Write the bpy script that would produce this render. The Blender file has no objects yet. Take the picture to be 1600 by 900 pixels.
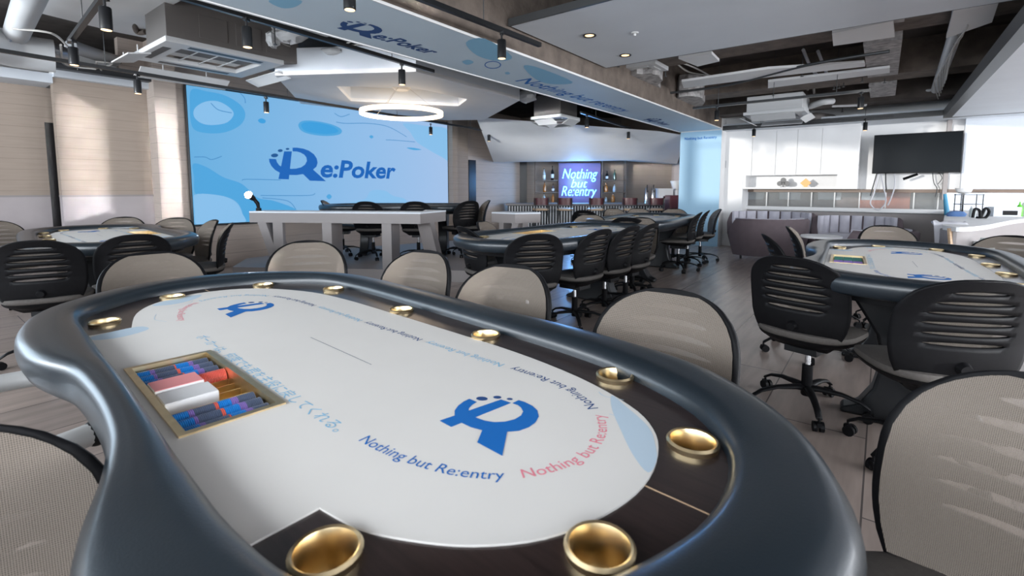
import bpy, bmesh, math, random
from mathutils import Vector, Matrix
from mathutils.geometry import delaunay_2d_cdt
random.seed(7)
SC = bpy.context.scene
COL = SC.collection
PI = math.pi
# ---------------------------------------------------------------- camera model
F, TH, CY, HC = 753.3, 0.0891, 361.75, 1.2
EXP = .12
cd = bpy.data.cameras.new('camera'); cam = bpy.data.objects.new('camera', cd); COL.objects.link(cam)
cam.location = (0, 0, HC); cam.rotation_euler = (PI/2 - TH, 0, 0)
cd.sensor_width = 36; cd.lens = F/1600*36; cd.shift_y = -(450-CY)/1600; cd.clip_start = .02; cd.clip_end = 200
cd.dof.use_dof = True; cd.dof.focus_distance = 2.1; cd.dof.aperture_fstop = 5.0
SC.camera = cam

def ray(x, y):
    a = (x-800)/F; b = (CY-y)/F
    return a, math.cos(TH)+b*math.sin(TH), -math.sin(TH)+b*math.cos(TH)
def at(x, y, z):                       # point of height z seen at a pixel
    a, v, w = ray(x, y); t = (z-HC)/w
    return Vector((a*t, v*t, z))
def atd(x, y, d):                      # point at depth d seen at a pixel
    a, v, w = ray(x, y); t = d/v
    return Vector((a*t, d, HC+w*t))
# room frame: X along the window wall, Y along the screen wall
AZ = math.radians(37.5)
SA, CA = math.sin(AZ), math.cos(AZ)
def R(X, Y, z=0): return Vector((X*CA+Y*SA, -X*SA+Y*CA, z))
ROT = -AZ
def onY(x, y, Y):
    a, v, w = ray(x, y); t = Y/(a*SA+v*CA)
    u, vv = a*t, v*t
    return (u*CA-vv*SA, Y, HC+w*t)     # room coordinates
def onX(x, y, X):
    a, v, w = ray(x, y); t = X/(a*CA-v*SA)
    u, vv = a*t, v*t
    return (X, u*SA+vv*CA, HC+w*t)
# ---------------------------------------------------------------- materials
def mat(name, col, rough=.5, metal=0, noise=0, nscale=20, bump=0, bscale=200, emit=None, estr=0, alpha=1, spec=.5, coat=0, trans=0, stretch=None):
    m = bpy.data.materials.new(name); m.use_nodes = True
    nt = m.node_tree; b = nt.nodes['Principled BSDF']
    b.inputs['Base Color'].default_value = (*col, 1); b.inputs['Roughness'].default_value = rough
    b.inputs['Metallic'].default_value = metal; b.inputs['Specular IOR Level'].default_value = spec
    if coat: b.inputs['Coat Weight'].default_value = coat; b.inputs['Coat Roughness'].default_value = .15
    if trans: b.inputs['Transmission Weight'].default_value = trans
    tc = nt.nodes.new('ShaderNodeTexCoord'); mp = nt.nodes.new('ShaderNodeMapping')
    nt.links.new(tc.outputs['Object'], mp.inputs[0])
    if stretch: mp.inputs['Scale'].default_value = stretch
    if noise:
        n = nt.nodes.new('ShaderNodeTexNoise'); n.inputs['Scale'].default_value = nscale; n.inputs['Detail'].default_value = 5
        nt.links.new(mp.outputs[0], n.inputs['Vector'])
        r = nt.nodes.new('ShaderNodeMapRange'); r.inputs[1].default_value = .25; r.inputs[2].default_value = .75
        r.inputs[3].default_value = 1-noise; r.inputs[4].default_value = 1+noise
        nt.links.new(n.outputs[0], r.inputs[0])
        v = nt.nodes.new('ShaderNodeVectorMath'); v.operation = 'SCALE'; v.inputs[0].default_value = col
        nt.links.new(r.outputs[0], v.inputs['Scale']); nt.links.new(v.outputs[0], b.inputs['Base Color'])
    if bump:
        n = nt.nodes.new('ShaderNodeTexNoise'); n.inputs['Scale'].default_value = bscale
        nt.links.new(mp.outputs[0], n.inputs['Vector'])
        bp = nt.nodes.new('ShaderNodeBump'); bp.inputs['Strength'].default_value = bump; bp.inputs['Distance'].default_value = .01
        nt.links.new(n.outputs[0], bp.inputs['Height']); nt.links.new(bp.outputs[0], b.inputs['Normal'])
    if emit:
        b.inputs['Emission Color'].default_value = (*emit, 1); b.inputs['Emission Strength'].default_value = estr
    if alpha < 1: b.inputs['Alpha'].default_value = alpha
    return m
def rgb(h):
    c = [int(h[i:i+2], 16)/255 for i in (0, 2, 4)]
    return tuple(x/12.92 if x <= .04045 else ((x+.055)/1.055)**2.4 for x in c)
M = {}
M['vinyl'] = mat('black_vinyl', (.012, .019, .026), .34, bump=.06, bscale=350, spec=.6, coat=.2)
M['rack'] = mat('dark_walnut_rack', (.035, .022, .020), .32, noise=.35, nscale=9, stretch=(1, 14, 1), coat=.3)
M['felt'] = mat('white_playing_cloth', (.80, .775, .735), .8, noise=.02, nscale=4, spec=.2)
M['brass'] = mat('brass', (.88, .70, .42), .3, 1, noise=.1, nscale=30)
M['blackmetal'] = mat('black_metal', (.012, .013, .015), .35, .3)
M['blackpl'] = mat('black_plastic', (.006, .006, .007), .5, noise=.2, nscale=60, spec=.16)
M['chrome'] = mat('chrome', (.75, .76, .78), .14, 1)
M['alu'] = mat('brushed_aluminium', (.45, .46, .48), .35, .9)
M['cushion'] = mat('grey_seat_fabric', (.10, .09, .082), .75, noise=.15, nscale=80, bump=.2, bscale=500)
M['white'] = mat('white_paint', (.78, .78, .78), .55, noise=.03, nscale=3)
M['offwhite'] = mat('off_white_plastic', (.62, .62, .61), .45)
M['greypanel'] = mat('grey_ceiling_board', (.66, .70, .75), .7, noise=.05, nscale=1.5)
M['desk'] = mat('pale_grey_laminate', (.27, .245, .24), .45, noise=.04, nscale=2)
M['blue'] = mat('blue_print', rgb('006cc0'), .7)
M['navy'] = mat('navy_print', rgb('1d4a86'), .7)
M['lblue'] = mat('light_blue_print', rgb('8fc4e2'), .7)
M['pale'] = mat('pale_blue_print', rgb('c3d6e4'), .8)
M['pink'] = mat('pink_print', rgb('f08a9a'), .7)
M['greyline'] = mat('grey_print', rgb('8a9099'), .7)
M['steelgrey'] = mat('dark_steel', (.10, .105, .11), .4, .6)
M['cassette'] = mat('grey_painted_metal', (.17, .155, .145), .6, noise=.08, nscale=3)
M['slab'] = mat('rough_concrete_slab', (.075, .062, .055), .9, noise=.5, nscale=3, bump=.5, bscale=8)
M['concrete'] = mat('brown_concrete', (.15, .12, .10), .85, noise=.35, nscale=6, bump=.8, bscale=18)
M['wool'] = mat('sprayed_rock_wool', (.40, .385, .38), .95, noise=.5, nscale=14, bump=1, bscale=30)
M['whitemetal'] = mat('white_coated_metal', (.60, .61, .62), .4)
M['cable'] = mat('pale_cable', (.5, .48, .45), .5)
M['maroon'] = mat('maroon_lacquer', (.09, .02, .022), .35)
M['mauve'] = mat('mauve_velvet', (.13, .10, .11), .8, noise=.1, nscale=10)
M['lilac'] = mat('light_grey_velvet', (.52, .51, .57), .75, noise=.08, nscale=10)
M['wood'] = mat('light_wood', (.55, .38, .24), .5, noise=.2, nscale=8, stretch=(1, 1, 12))
M['shelfwood'] = mat('brown_shelf', (.17, .12, .09), .5)
M['glass'] = mat('clear_glass', (.9, .95, .95), .03, alpha=.12)
M['amber'] = mat('amber_glass', (.45, .16, .03), .15, spec=.8)
M['dkgreen'] = mat('dark_green_glass', (.02, .06, .035), .12, spec=.8)
M['clear'] = mat('pale_bottle_glass', (.45, .5, .5), .12, spec=.8)
M['lampwarm'] = mat('warm_lamp_lens', (.9, .8, .6), .4, emit=(1, .62, .3), estr=2.2)
M['ring'] = mat('ring_light_diffuser', (.9, .8, .6), .4, emit=(1, .72, .46), estr=3.2)
M['spot'] = mat('lit_lens', (1, 1, 1), .4, emit=(.9, .95, 1), estr=60)
M['neon'] = mat('blue_neon', (.1, .5, 1), .4, emit=(.10, .46, 1), estr=7)
M['neonboard'] = mat('violet_backing_board', (.10, .07, .16), .4)
M['tvglass'] = mat('black_tv_glass', (.006, .008, .010), .2, spec=.06)
M['green'] = mat('green_plastic', (.12, .5, .04), .35)
M['orange'] = mat('orange_yellow_paint', (.75, .33, .05), .4)
M['red'] = mat('red_plastic', (.6, .04, .04), .4)
M['bluepl'] = mat('teal_blue_plastic', (.03, .22, .38), .4)
M['cloth'] = mat('white_cloth', (.6, .6, .64), .9)
M['bluecloth'] = mat('blue_cloth', (.10, .20, .42), .9)
M['pillarfilm'] = mat('pillar_film', rgb('a3cbe4'), .5)
M['paleblue'] = mat('pale_blue_film', rgb('cfe0ec'), .6, noise=.06, nscale=.8)
M['chipdark'] = mat('charcoal_clay', rgb('5b6780'), .45)
M['chipblue'] = mat('blue_clay', rgb('2488dc'), .45)
M['chippurple'] = mat('purple_clay', rgb('9076c0'), .45)
M['chipred'] = mat('coral_clay', rgb('ee6a5c'), .45, noise=.3, nscale=120)
M['chipgreen'] = mat('green_clay', rgb('3f7a70'), .45)
M['card'] = mat('white_card', (.8, .8, .8), .5)
M['cardred'] = mat('pink_card_face', rgb('f29a9a'), .45)
# chair mesh: a fine knit that lets some light through
def mesh_fabric():
    m = mat('mesh_fabric', (.29, .245, .205), .7, spec=.2)
    nt = m.node_tree; b = nt.nodes['Principled BSDF']
    tc = nt.nodes.new('ShaderNodeTexCoord'); w = nt.nodes.new('ShaderNodeTexWave'); w.bands_direction = 'Z'
    w.inputs['Scale'].default_value = 110; w.inputs['Distortion'].default_value = .4
    w2 = nt.nodes.new('ShaderNodeTexWave'); w2.bands_direction = 'X'; w2.inputs['Scale'].default_value = 110
    nt.links.new(tc.outputs['Object'], w.inputs[0]); nt.links.new(tc.outputs['Object'], w2.inputs[0])
    a = nt.nodes.new('ShaderNodeMath'); a.operation = 'MULTIPLY'
    nt.links.new(w.outputs['Fac'], a.inputs[0]); nt.links.new(w2.outputs['Fac'], a.inputs[1])
    r = nt.nodes.new('ShaderNodeMapRange'); r.inputs[3].default_value = .74; r.inputs[4].default_value = .18
    nt.links.new(a.outputs[0], r.inputs[0]); nt.links.new(r.outputs[0], b.inputs['Alpha'])
    return m
M['mesh'] = mesh_fabric()
M['meshback'] = mat('mesh_shade_sheet', (.02, .019, .018), .8, spec=.1, alpha=.22)  # added dark sheet behind the mesh, shading the slots seen from behind
def plank_floor():
    m = mat('wood_look_vinyl_floor', (.3, .26, .24), .27, spec=.5)
    nt = m.node_tree; b = nt.nodes['Principled BSDF']
    tc = nt.nodes.new('ShaderNodeTexCoord'); mp = nt.nodes.new('ShaderNodeMapping')
    nt.links.new(tc.outputs['Object'], mp.inputs[0]); mp.inputs['Rotation'].default_value = (0, 0, PI/2)
    br = nt.nodes.new('ShaderNodeTexBrick'); br.inputs['Scale'].default_value = 1
    br.inputs['Brick Width'].default_value = 1.4; br.inputs['Row Height'].default_value = .46; br.inputs['Mortar Size'].default_value = .0035
    br.inputs['Color1'].default_value = (.335, .27, .235, 1); br.inputs['Color2'].default_value = (.275, .225, .20, 1)
    br.inputs['Mortar'].default_value = (.10, .085, .08, 1)
    nt.links.new(mp.outputs[0], br.inputs['Vector'])
    mp2 = nt.nodes.new('ShaderNodeMapping'); mp2.inputs['Scale'].default_value = (7, .9, 1)
    nt.links.new(tc.outputs['Object'], mp2.inputs[0])
    n = nt.nodes.new('ShaderNodeTexNoise'); n.inputs['Scale'].default_value = 2.2; n.inputs['Detail'].default_value = 6
    nt.links.new(mp2.outputs[0], n.inputs['Vector'])
    r = nt.nodes.new('ShaderNodeMapRange'); r.inputs[3].default_value = .62; r.inputs[4].default_value = 1.38
    nt.links.new(n.outputs[0], r.inputs[0])
    v = nt.nodes.new('ShaderNodeVectorMath'); v.operation = 'SCALE'
    nt.links.new(br.outputs['Color'], v.inputs[0]); nt.links.new(r.outputs[0], v.inputs['Scale'])
    nt.links.new(v.outputs[0], b.inputs['Base Color'])
    return m
M['floor'] = plank_floor()
def board_wall(name, col, row=.13):
    m = mat(name, col, .6)
    nt = m.node_tree; b = nt.nodes['Principled BSDF']
    tc = nt.nodes.new('ShaderNodeTexCoord'); sp = nt.nodes.new('ShaderNodeSeparateXYZ'); nt.links.new(tc.outputs['Object'], sp.inputs[0])
    d = nt.nodes.new('ShaderNodeMath'); d.operation = 'DIVIDE'; d.inputs[1].default_value = row; nt.links.new(sp.outputs[2], d.inputs[0])
    f = nt.nodes.new('ShaderNodeMath'); f.operation = 'FRACT'; nt.links.new(d.outputs[0], f.inputs[0])
    c = nt.nodes.new('ShaderNodeMath'); c.operation = 'LESS_THAN'; c.inputs[1].default_value = .035; nt.links.new(f.outputs[0], c.inputs[0])
    n = nt.nodes.new('ShaderNodeTexNoise'); n.inputs['Scale'].default_value = 3
    mp = nt.nodes.new('ShaderNodeMapping'); mp.inputs['Scale'].default_value = (1, 1, 14); nt.links.new(tc.outputs['Object'], mp.inputs[0]); nt.links.new(mp.outputs[0], n.inputs[0])
    r = nt.nodes.new('ShaderNodeMapRange'); r.inputs[3].default_value = .88; r.inputs[4].default_value = 1.12; nt.links.new(n.outputs[0], r.inputs[0])
    s = nt.nodes.new('ShaderNodeMath'); s.operation = 'MULTIPLY_ADD'; s.inputs[1].default_value = -.3; nt.links.new(c.outputs[0], s.inputs[0]); nt.links.new(r.outputs[0], s.inputs[2])
    v = nt.nodes.new('ShaderNodeVectorMath'); v.operation = 'SCALE'; v.inputs[0].default_value = col
    nt.links.new(s.outputs[0], v.inputs['Scale']); nt.links.new(v.outputs[0], b.inputs['Base Color'])
    return m
M['board'] = board_wall('beige_grooved_boards', (.34, .275, .225))
M['stagewall'] = board_wall('beige_wall_boards', (.52, .44, .385), .2)
M['dado'] = mat('grey_lilac_dado', (.40, .36, .365), .6, noise=.06, nscale=3)
M['doorblack'] = mat('black_door', (.012, .011, .012), .3)
M['trim'] = mat('dark_trim', (.02, .022, .026), .4)
def screen_mat():
    m = mat('led_screen_face', (.01, .015, .02), .7, spec=.1)
    nt = m.node_tree; b = nt.nodes['Principled BSDF']
    tc = nt.nodes.new('ShaderNodeTexCoord'); sp = nt.nodes.new('ShaderNodeSeparateXYZ'); nt.links.new(tc.outputs['Object'], sp.inputs[0])
    r = nt.nodes.new('ShaderNodeMapRange'); r.inputs[1].default_value = 0; r.inputs[2].default_value = 5.1; nt.links.new(sp.outputs[0], r.inputs[0])
    cr = nt.nodes.new('ShaderNodeValToRGB'); nt.links.new(r.outputs[0], cr.inputs[0])
    e = cr.color_ramp.elements; e[0].color = (*rgb('6cb4e6'), 1); e[1].color = (*rgb('a9c8f0'), 1)
    k = e.new(.5); k.color = (*rgb('92c2ef'), 1)
    nt.links.new(cr.outputs[0], b.inputs['Emission Color']); b.inputs['Emission Strength'].default_value = .92/2**EXP
    return m
M['screen'] = screen_mat()
def emi(name, h, s=.92/2**EXP): return mat(name, (.01, .01, .02), .7, spec=.1, emit=rgb(h), estr=s)
M['s1'] = emi('screen_mid_blue', '52abe4'); M['s2'] = emi('screen_deep_blue', '1667bd'); M['s3'] = emi('screen_pale_blue', '8dc6f2')
M['s4'] = emi('screen_line', '4f96cf'); M['s5'] = emi('screen_dark_dot', '1c5a96'); M['s6'] = emi('screen_sky_blue', '3ea4e4')
# ---------------------------------------------------------------- mesh builder
class MB:
    def __init__(s): s.v = []; s.f = []; s.m = []; s.mi = 0; s.T = Matrix.Identity(4)
    def add(s, vs, fs):
        o = len(s.v); s.v += [tuple(s.T @ Vector(p)) for p in vs]
        for f in fs: s.f.append([i+o for i in f]); s.m.append(s.mi)
        return s
    def box(s, c, d, rz=0, rx=0, ry=0, taper=1):
        m = Matrix.Translation(c) @ Matrix.Rotation(rz, 4, 'Z') @ Matrix.Rotation(ry, 4, 'Y') @ Matrix.Rotation(rx, 4, 'X')
        x, y, z = d[0]/2, d[1]/2, d[2]/2
        vs = [m @ Vector((a*x*(taper if k < 0 else 1), b*y*(taper if k < 0 else 1), k*z)) for k in (-1, 1) for a, b in ((-1, -1), (1, -1), (1, 1), (-1, 1))]
        return s.add(vs, [(3, 2, 1, 0), (4, 5, 6, 7), (0, 1, 5, 4), (1, 2, 6, 5), (2, 3, 7, 6), (3, 0, 4, 7)])
    def bb(s, a, b):                    # box from corner to corner
        return s.box([(a[i]+b[i])/2 for i in range(3)], [abs(b[i]-a[i]) for i in range(3)])
    def loft(s, loops, cap=True, closed=False):
        n = len(loops[0]); vs = [p for l in loops for p in l]; fs = []
        L = len(loops)
        for i in range(L if closed else L-1):
            for j in range(n):
                a, b = i*n+j, i*n+(j+1) % n; c, d = ((i+1) % L)*n+(j+1) % n, ((i+1) % L)*n+j
                fs.append((a, b, c, d))
        if cap and not closed: fs += [tuple(range(n))[::-1], tuple((L-1)*n+j for j in range(n))]
        return s.add(vs, fs)
    def tube(s, pts, r, seg=8, cap=True):
        pts = [Vector(p) for p in pts]; rs = r if isinstance(r, (list, tuple)) else [r]*len(pts); loops = []
        up = None
        for i, p in enumerate(pts):
            d = (pts[min(i+1, len(pts)-1)]-pts[max(i-1, 0)]).normalized()
            if up is None: up = Vector((0, 0, 1)) if abs(d.z) < .9 else Vector((1, 0, 0))
            x = d.cross(up).normalized(); y = x.cross(d).normalized(); up = y
            loops.append([p+rs[i]*(math.cos(2*PI*k/seg)*x+math.sin(2*PI*k/seg)*y) for k in range(seg)])
        return s.loft(loops, cap)
    def cyl(s, c, r, h, seg=20, r2=None):
        r2 = r if r2 is None else r2
        return s.loft([[(c[0]+q*math.cos(2*PI*k/seg), c[1]+q*math.sin(2*PI*k/seg), c[2]+z) for k in range(seg)] for q, z in ((r, 0), (r2, h))])
    def lathe(s, prof, c=(0, 0, 0), seg=20, cap=True):
        return s.loft([[(c[0]+q*math.cos(2*PI*k/seg), c[1]+q*math.sin(2*PI*k/seg), c[2]+z) for k in range(seg)] for q, z in prof], cap)
    def prism(s, pts, z0, z1):
        return s.loft([[(p[0], p[1], z0) for p in pts], [(p[0], p[1], z1) for p in pts]])
    def plate(s, outer, holes, z0, z1):
        vs = []; loops = []
        for l in [outer]+holes:
            loops.append(list(range(len(vs), len(vs)+len(l)))); vs += [Vector(p[:2]) for p in l]
        V, E, Fc, *_ = delaunay_2d_cdt(vs, [], loops, 1, 1e-6)
        def inside(p, l):
            c = False
            for i in range(len(l)):
                a, b = l[i], l[i-1]
                if (a[1] > p[1]) != (b[1] > p[1]) and p[0] < (b[0]-a[0])*(p[1]-a[1])/(b[1]-a[1])+a[0]: c = not c
            return c
        keep = []
        for f in Fc:
            g = sum((V[i] for i in f), Vector((0, 0)))/len(f)
            if inside(g, outer) and not any(inside(g, h) for h in holes): keep.append(tuple(f))
        s.add([(p.x, p.y, z1) for p in V], keep)
        if z0 < z1:
            s.add([(p.x, p.y, z0) for p in V], [f[::-1] for f in keep])
            for l in [outer]+holes:
                n = len(l); s.add([(p[0], p[1], z) for z in (z0, z1) for p in l], [(i, (i+1) % n, n+(i+1) % n, n+i) for i in range(n)])
        return s
    def flat(s, pts, z=0):              # flat polygon (triangulated, so it may be concave)
        return s.plate(pts, [], z, z)
    def sphere(s, c, r, seg=14, sc=(1, 1, 1)):
        n = seg//2
        return s.loft([[(c[0]+sc[0]*r*math.sin(PI*i/n)*math.cos(2*PI*k/seg), c[1]+sc[1]*r*math.sin(PI*i/n)*math.sin(2*PI*k/seg), c[2]-sc[2]*r*math.cos(PI*i/n)) for k in range(seg)] for i in [.02]+list(range(1, n))+[n-.02]])
    def build(s, name, mats, parent=None, loc=(0, 0, 0), rot=(0, 0, 0), bevel=0, weld=True, ang=35):
        me = bpy.data.meshes.new(name); me.from_pydata(s.v, [], s.f)
        mats = mats if isinstance(mats, (list, tuple)) else [mats]
        for k in mats: me.materials.append(M[k] if isinstance(k, str) else k)
        me.polygons.foreach_set('material_index', [min(i, len(mats)-1) for i in s.m])
        bm = bmesh.new(); bm.from_mesh(me)
        if weld: bmesh.ops.remove_doubles(bm, verts=bm.verts, dist=1e-5)
        bmesh.ops.recalc_face_normals(bm, faces=bm.faces)
        bm.to_mesh(me); bm.free()
        me.polygons.foreach_set('use_smooth', [True]*len(me.polygons)); me.set_sharp_from_angle(angle=math.radians(ang))
        o = bpy.data.objects.new(name, me); COL.objects.link(o); o.parent = parent; o.location = loc; o.rotation_euler = rot
        if bevel:
            b = o.modifiers.new('bevel', 'BEVEL'); b.width = bevel; b.segments = 2; b.limit_method = 'ANGLE'
        return o
def tag(o, label=None, cat=None, group=None, kind=None):
    if label: o['label'] = label
    if cat: o['category'] = cat
    if group: o['group'] = group
    if kind: o['kind'] = kind
    return o
def empty(name, loc=(0, 0, 0), rz=0):
    o = bpy.data.objects.new(name, None); COL.objects.link(o); o.location = loc; o.rotation_euler = (0, 0, rz); o.empty_display_size = .1
    return o
def copy_tree(o, parent=None):
    c = o.copy(); COL.objects.link(c); c.parent = parent
    for ch in o.children: copy_tree(ch, c)
    return c
def st(name, mb, m, loc=(0, 0, 0), rz=ROT, **k): return tag(mb.build(name, m, None, loc, (0, 0, rz), **k), kind='structure')
def spline(pts, n, closed=True):
    out = []; L = len(pts)
    for i in range(L if closed else L-1):
        g = lambda k: Vector(pts[(i+k) % L] if closed else pts[max(0, min(L-1, i+k))])
        a, b, c, d = g(-1), g(0), g(1), g(2)
        for j in range(n):
            t = j/n; out.append(.5*((2*b)+(c-a)*t+(2*a-5*b+4*c-d)*t*t+(3*b-a-3*c+d)*t**3))
    if not closed: out.append(Vector(pts[-1]))
    return out
def circle(cx, cy, r, n=24, ry=None, rot=0):
    ry = ry or r
    return [(cx+r*math.cos(2*PI*k/n)*math.cos(rot)-ry*math.sin(2*PI*k/n)*math.sin(rot), cy+r*math.cos(2*PI*k/n)*math.sin(rot)+ry*math.sin(2*PI*k/n)*math.cos(rot)) for k in range(n)]
def text_polys(txt, size=1, offset=0, shear=0, space=1, res=3):
    cu = bpy.data.curves.new('t', 'FONT'); cu.body = txt; cu.size = size; cu.offset = offset; cu.shear = shear; cu.space_character = space
    cu.resolution_u = res; cu.fill_mode = 'FRONT'
    o = bpy.data.objects.new('t', cu); COL.objects.link(o)
    dg = bpy.context.evaluated_depsgraph_get(); dg.update()
    me = bpy.data.meshes.new_from_object(o.evaluated_get(dg))
    vs = [tuple(v.co) for v in me.vertices]; fs = [tuple(p.vertices) for p in me.polygons]
    bpy.data.objects.remove(o); bpy.data.curves.remove(cu); bpy.data.meshes.remove(me)
    return vs, fs
# the R emblem, traced in units of its crop (x right, y up), then scaled to height 1
def emblem():
    P = [[(232, 160), (298, 155), (262, 420), (175, 418)],
         [(305, 120), (345, 117), (400, 122), (450, 138), (495, 170), (520, 210), (527, 250), (515, 290), (480, 322), (440, 350), (388, 367), (330, 378), (262, 378), (215, 368), (185, 357), (150, 335), (122, 300), (108, 265), (105, 235),
          (162, 235), (168, 262), (185, 290), (210, 308), (240, 318), (290, 320), (330, 316), (375, 302), (410, 275), (428, 240), (425, 205), (405, 178), (370, 160), (340, 153), (305, 155)],
         [(480, 318), (600, 433), (448, 430), (378, 355)]]
    D = [(152, 202, 30, 17), (200, 155, 21, 13), (262, 135, 16, 9)]
    k = 1/316
    f = lambda x, y: ((x-105)*k, (433-y)*k)
    return [[f(*p) for p in q] for q in P], [[f(*p) for p in circle(a, b, c, 16, d, -.2)] for a, b, c, d in D]
EMB, DOTS = emblem()
def put_logo(mb, mi_main, mi_dot, fn, word=True, z=.0):
    """fn maps logo units (x right, y up; emblem height 1) to the builder's plane coordinates"""
    mb.mi = mi_main
    for i, q in enumerate(EMB): mb.flat([fn(*p) for p in q], z+i*.00015)
    mb.mi = mi_dot
    for q in DOTS: mb.flat([fn(*p) for p in q], z)
    if word:
        mb.mi = mi_main
        vs, fs = text_polys('e:Poker', .78, .022, .18, 1.0)
        mb.add([(*fn(1.37+x*1.06, .14+y-.045*x*.0), z+.0002) for x, y, _ in vs], fs)
# ---------------------------------------------------------------- poker table
INN = [(-.805, -.447), (-.494, -.45), (-.053, -.451), (.255, -.453), (.433, -.453), (.60, -.45), (.76, -.425), (.88, -.35), (.97, -.235), (1.018, -.10), (1.027, .01), (1.007, .121), (.971, .191), (.886, .277), (.734, .345), (.538, .385), (.166, .41), (-.293, .43), (-.685, .435), (-.925, .385), (-1.10, .22), (-1.165, .07), (-1.18, -.06), (-1.14, -.206), (-1.04, -.33), (-.94, -.41)]
OUT = [(-.718, -.60), (-.50, -.598), (-.36, -.575), (-.22, -.535), (-.07, -.522), (.09, -.52), (.24, -.53), (.36, -.555), (.48, -.59), (.62, -.612), (.80, -.60), (.96, -.52), (1.09, -.38), (1.17, -.20), (1.195, -.013), (1.18, .09), (1.13, .205), (1.06, .31), (.965, .40), (.837, .47), (.648, .51), (.387, .53), (.072, .535), (-.394, .55), (-.832, .545), (-1.06, .43), (-1.24, .26), (-1.33, .08), (-1.345, -.08), (-1.29, -.26), (-1.17, -.41), (-.97, -.55)]
def polar(pts, n=192):
    pts = spline([Vector(p) for p in pts], 8)
    a = sorted((math.atan2(p.y, p.x), p.length) for p in pts); a = [(a[-1][0]-2*PI, a[-1][1])]+a+[(a[0][0]+2*PI, a[0][1])]
    r = []
    k = 0
    for i in range(n):
        t = -PI+2*PI*i/n
        while a[k+1][0] < t: k += 1
        u = (t-a[k][0])/(a[k+1][0]-a[k][0]+1e-9); r.append(a[k][1]*(1-u)+a[k+1][1]*u)
    return [Vector((q*math.cos(-PI+2*PI*i/n), q*math.sin(-PI+2*PI*i/n))) for i, q in enumerate(r)]
FELT = [(.618, -.352), (.695, -.337), (.761, -.305), (.828, -.257), (.885, -.188), (.918, -.10), (.927, -.004), (.905, .09), (.86, .164), (.78, .222), (.617, .275), (.388, .305), (.1, .312), (-.2, .315), (-.517, .313), (-.75, .285), (-.941, .205), (-1.04, .12), (-1.08, .03), (-1.08, -.08), (-1.00, -.213), (-.861, -.295), (-.65, -.345)]
CUPS = [(-.79, -.390), (-1.065, -.142), (-1.045, .20), (-.729, .372), (-.203, .357), (.235, .35), (.683, .332), (.935, .16), (.948, -.16), (.708, -.388)]
TX0, TX1, TY0, TY1 = -.225, .256, -.432, -.245
def pedestal(parent, x):
    mb = MB()
    prof = [(.0, .34), (.03, .335), (.06, .26), (.16, .20), (.30, .17), (.45, .20), (.58, .28), (.66, .33), (.70, .34)]
    loops = []
    for z, w in [(p[0], p[1]) for p in prof]:
        loops.append([(x-.07, -w, z), (x+.07, -w, z), (x+.07, w, z), (x-.07, w, z)])
    mb.loft(loops); return mb.build('pedestal', 'blackmetal', parent, bevel=.015)
def text_loop(mb, mi, s0, txt, size, path, z):
    vs, fs = text_polys(txt, size, 0)
    L = max(v[0] for v in vs)
    out = []
    for x, y, _ in vs:
        p, n = path(s0+x); out.append((p[0]+n[0]*y, p[1]+n[1]*y, z))
    mb.mi = mi; mb.add(out, fs); return L
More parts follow.
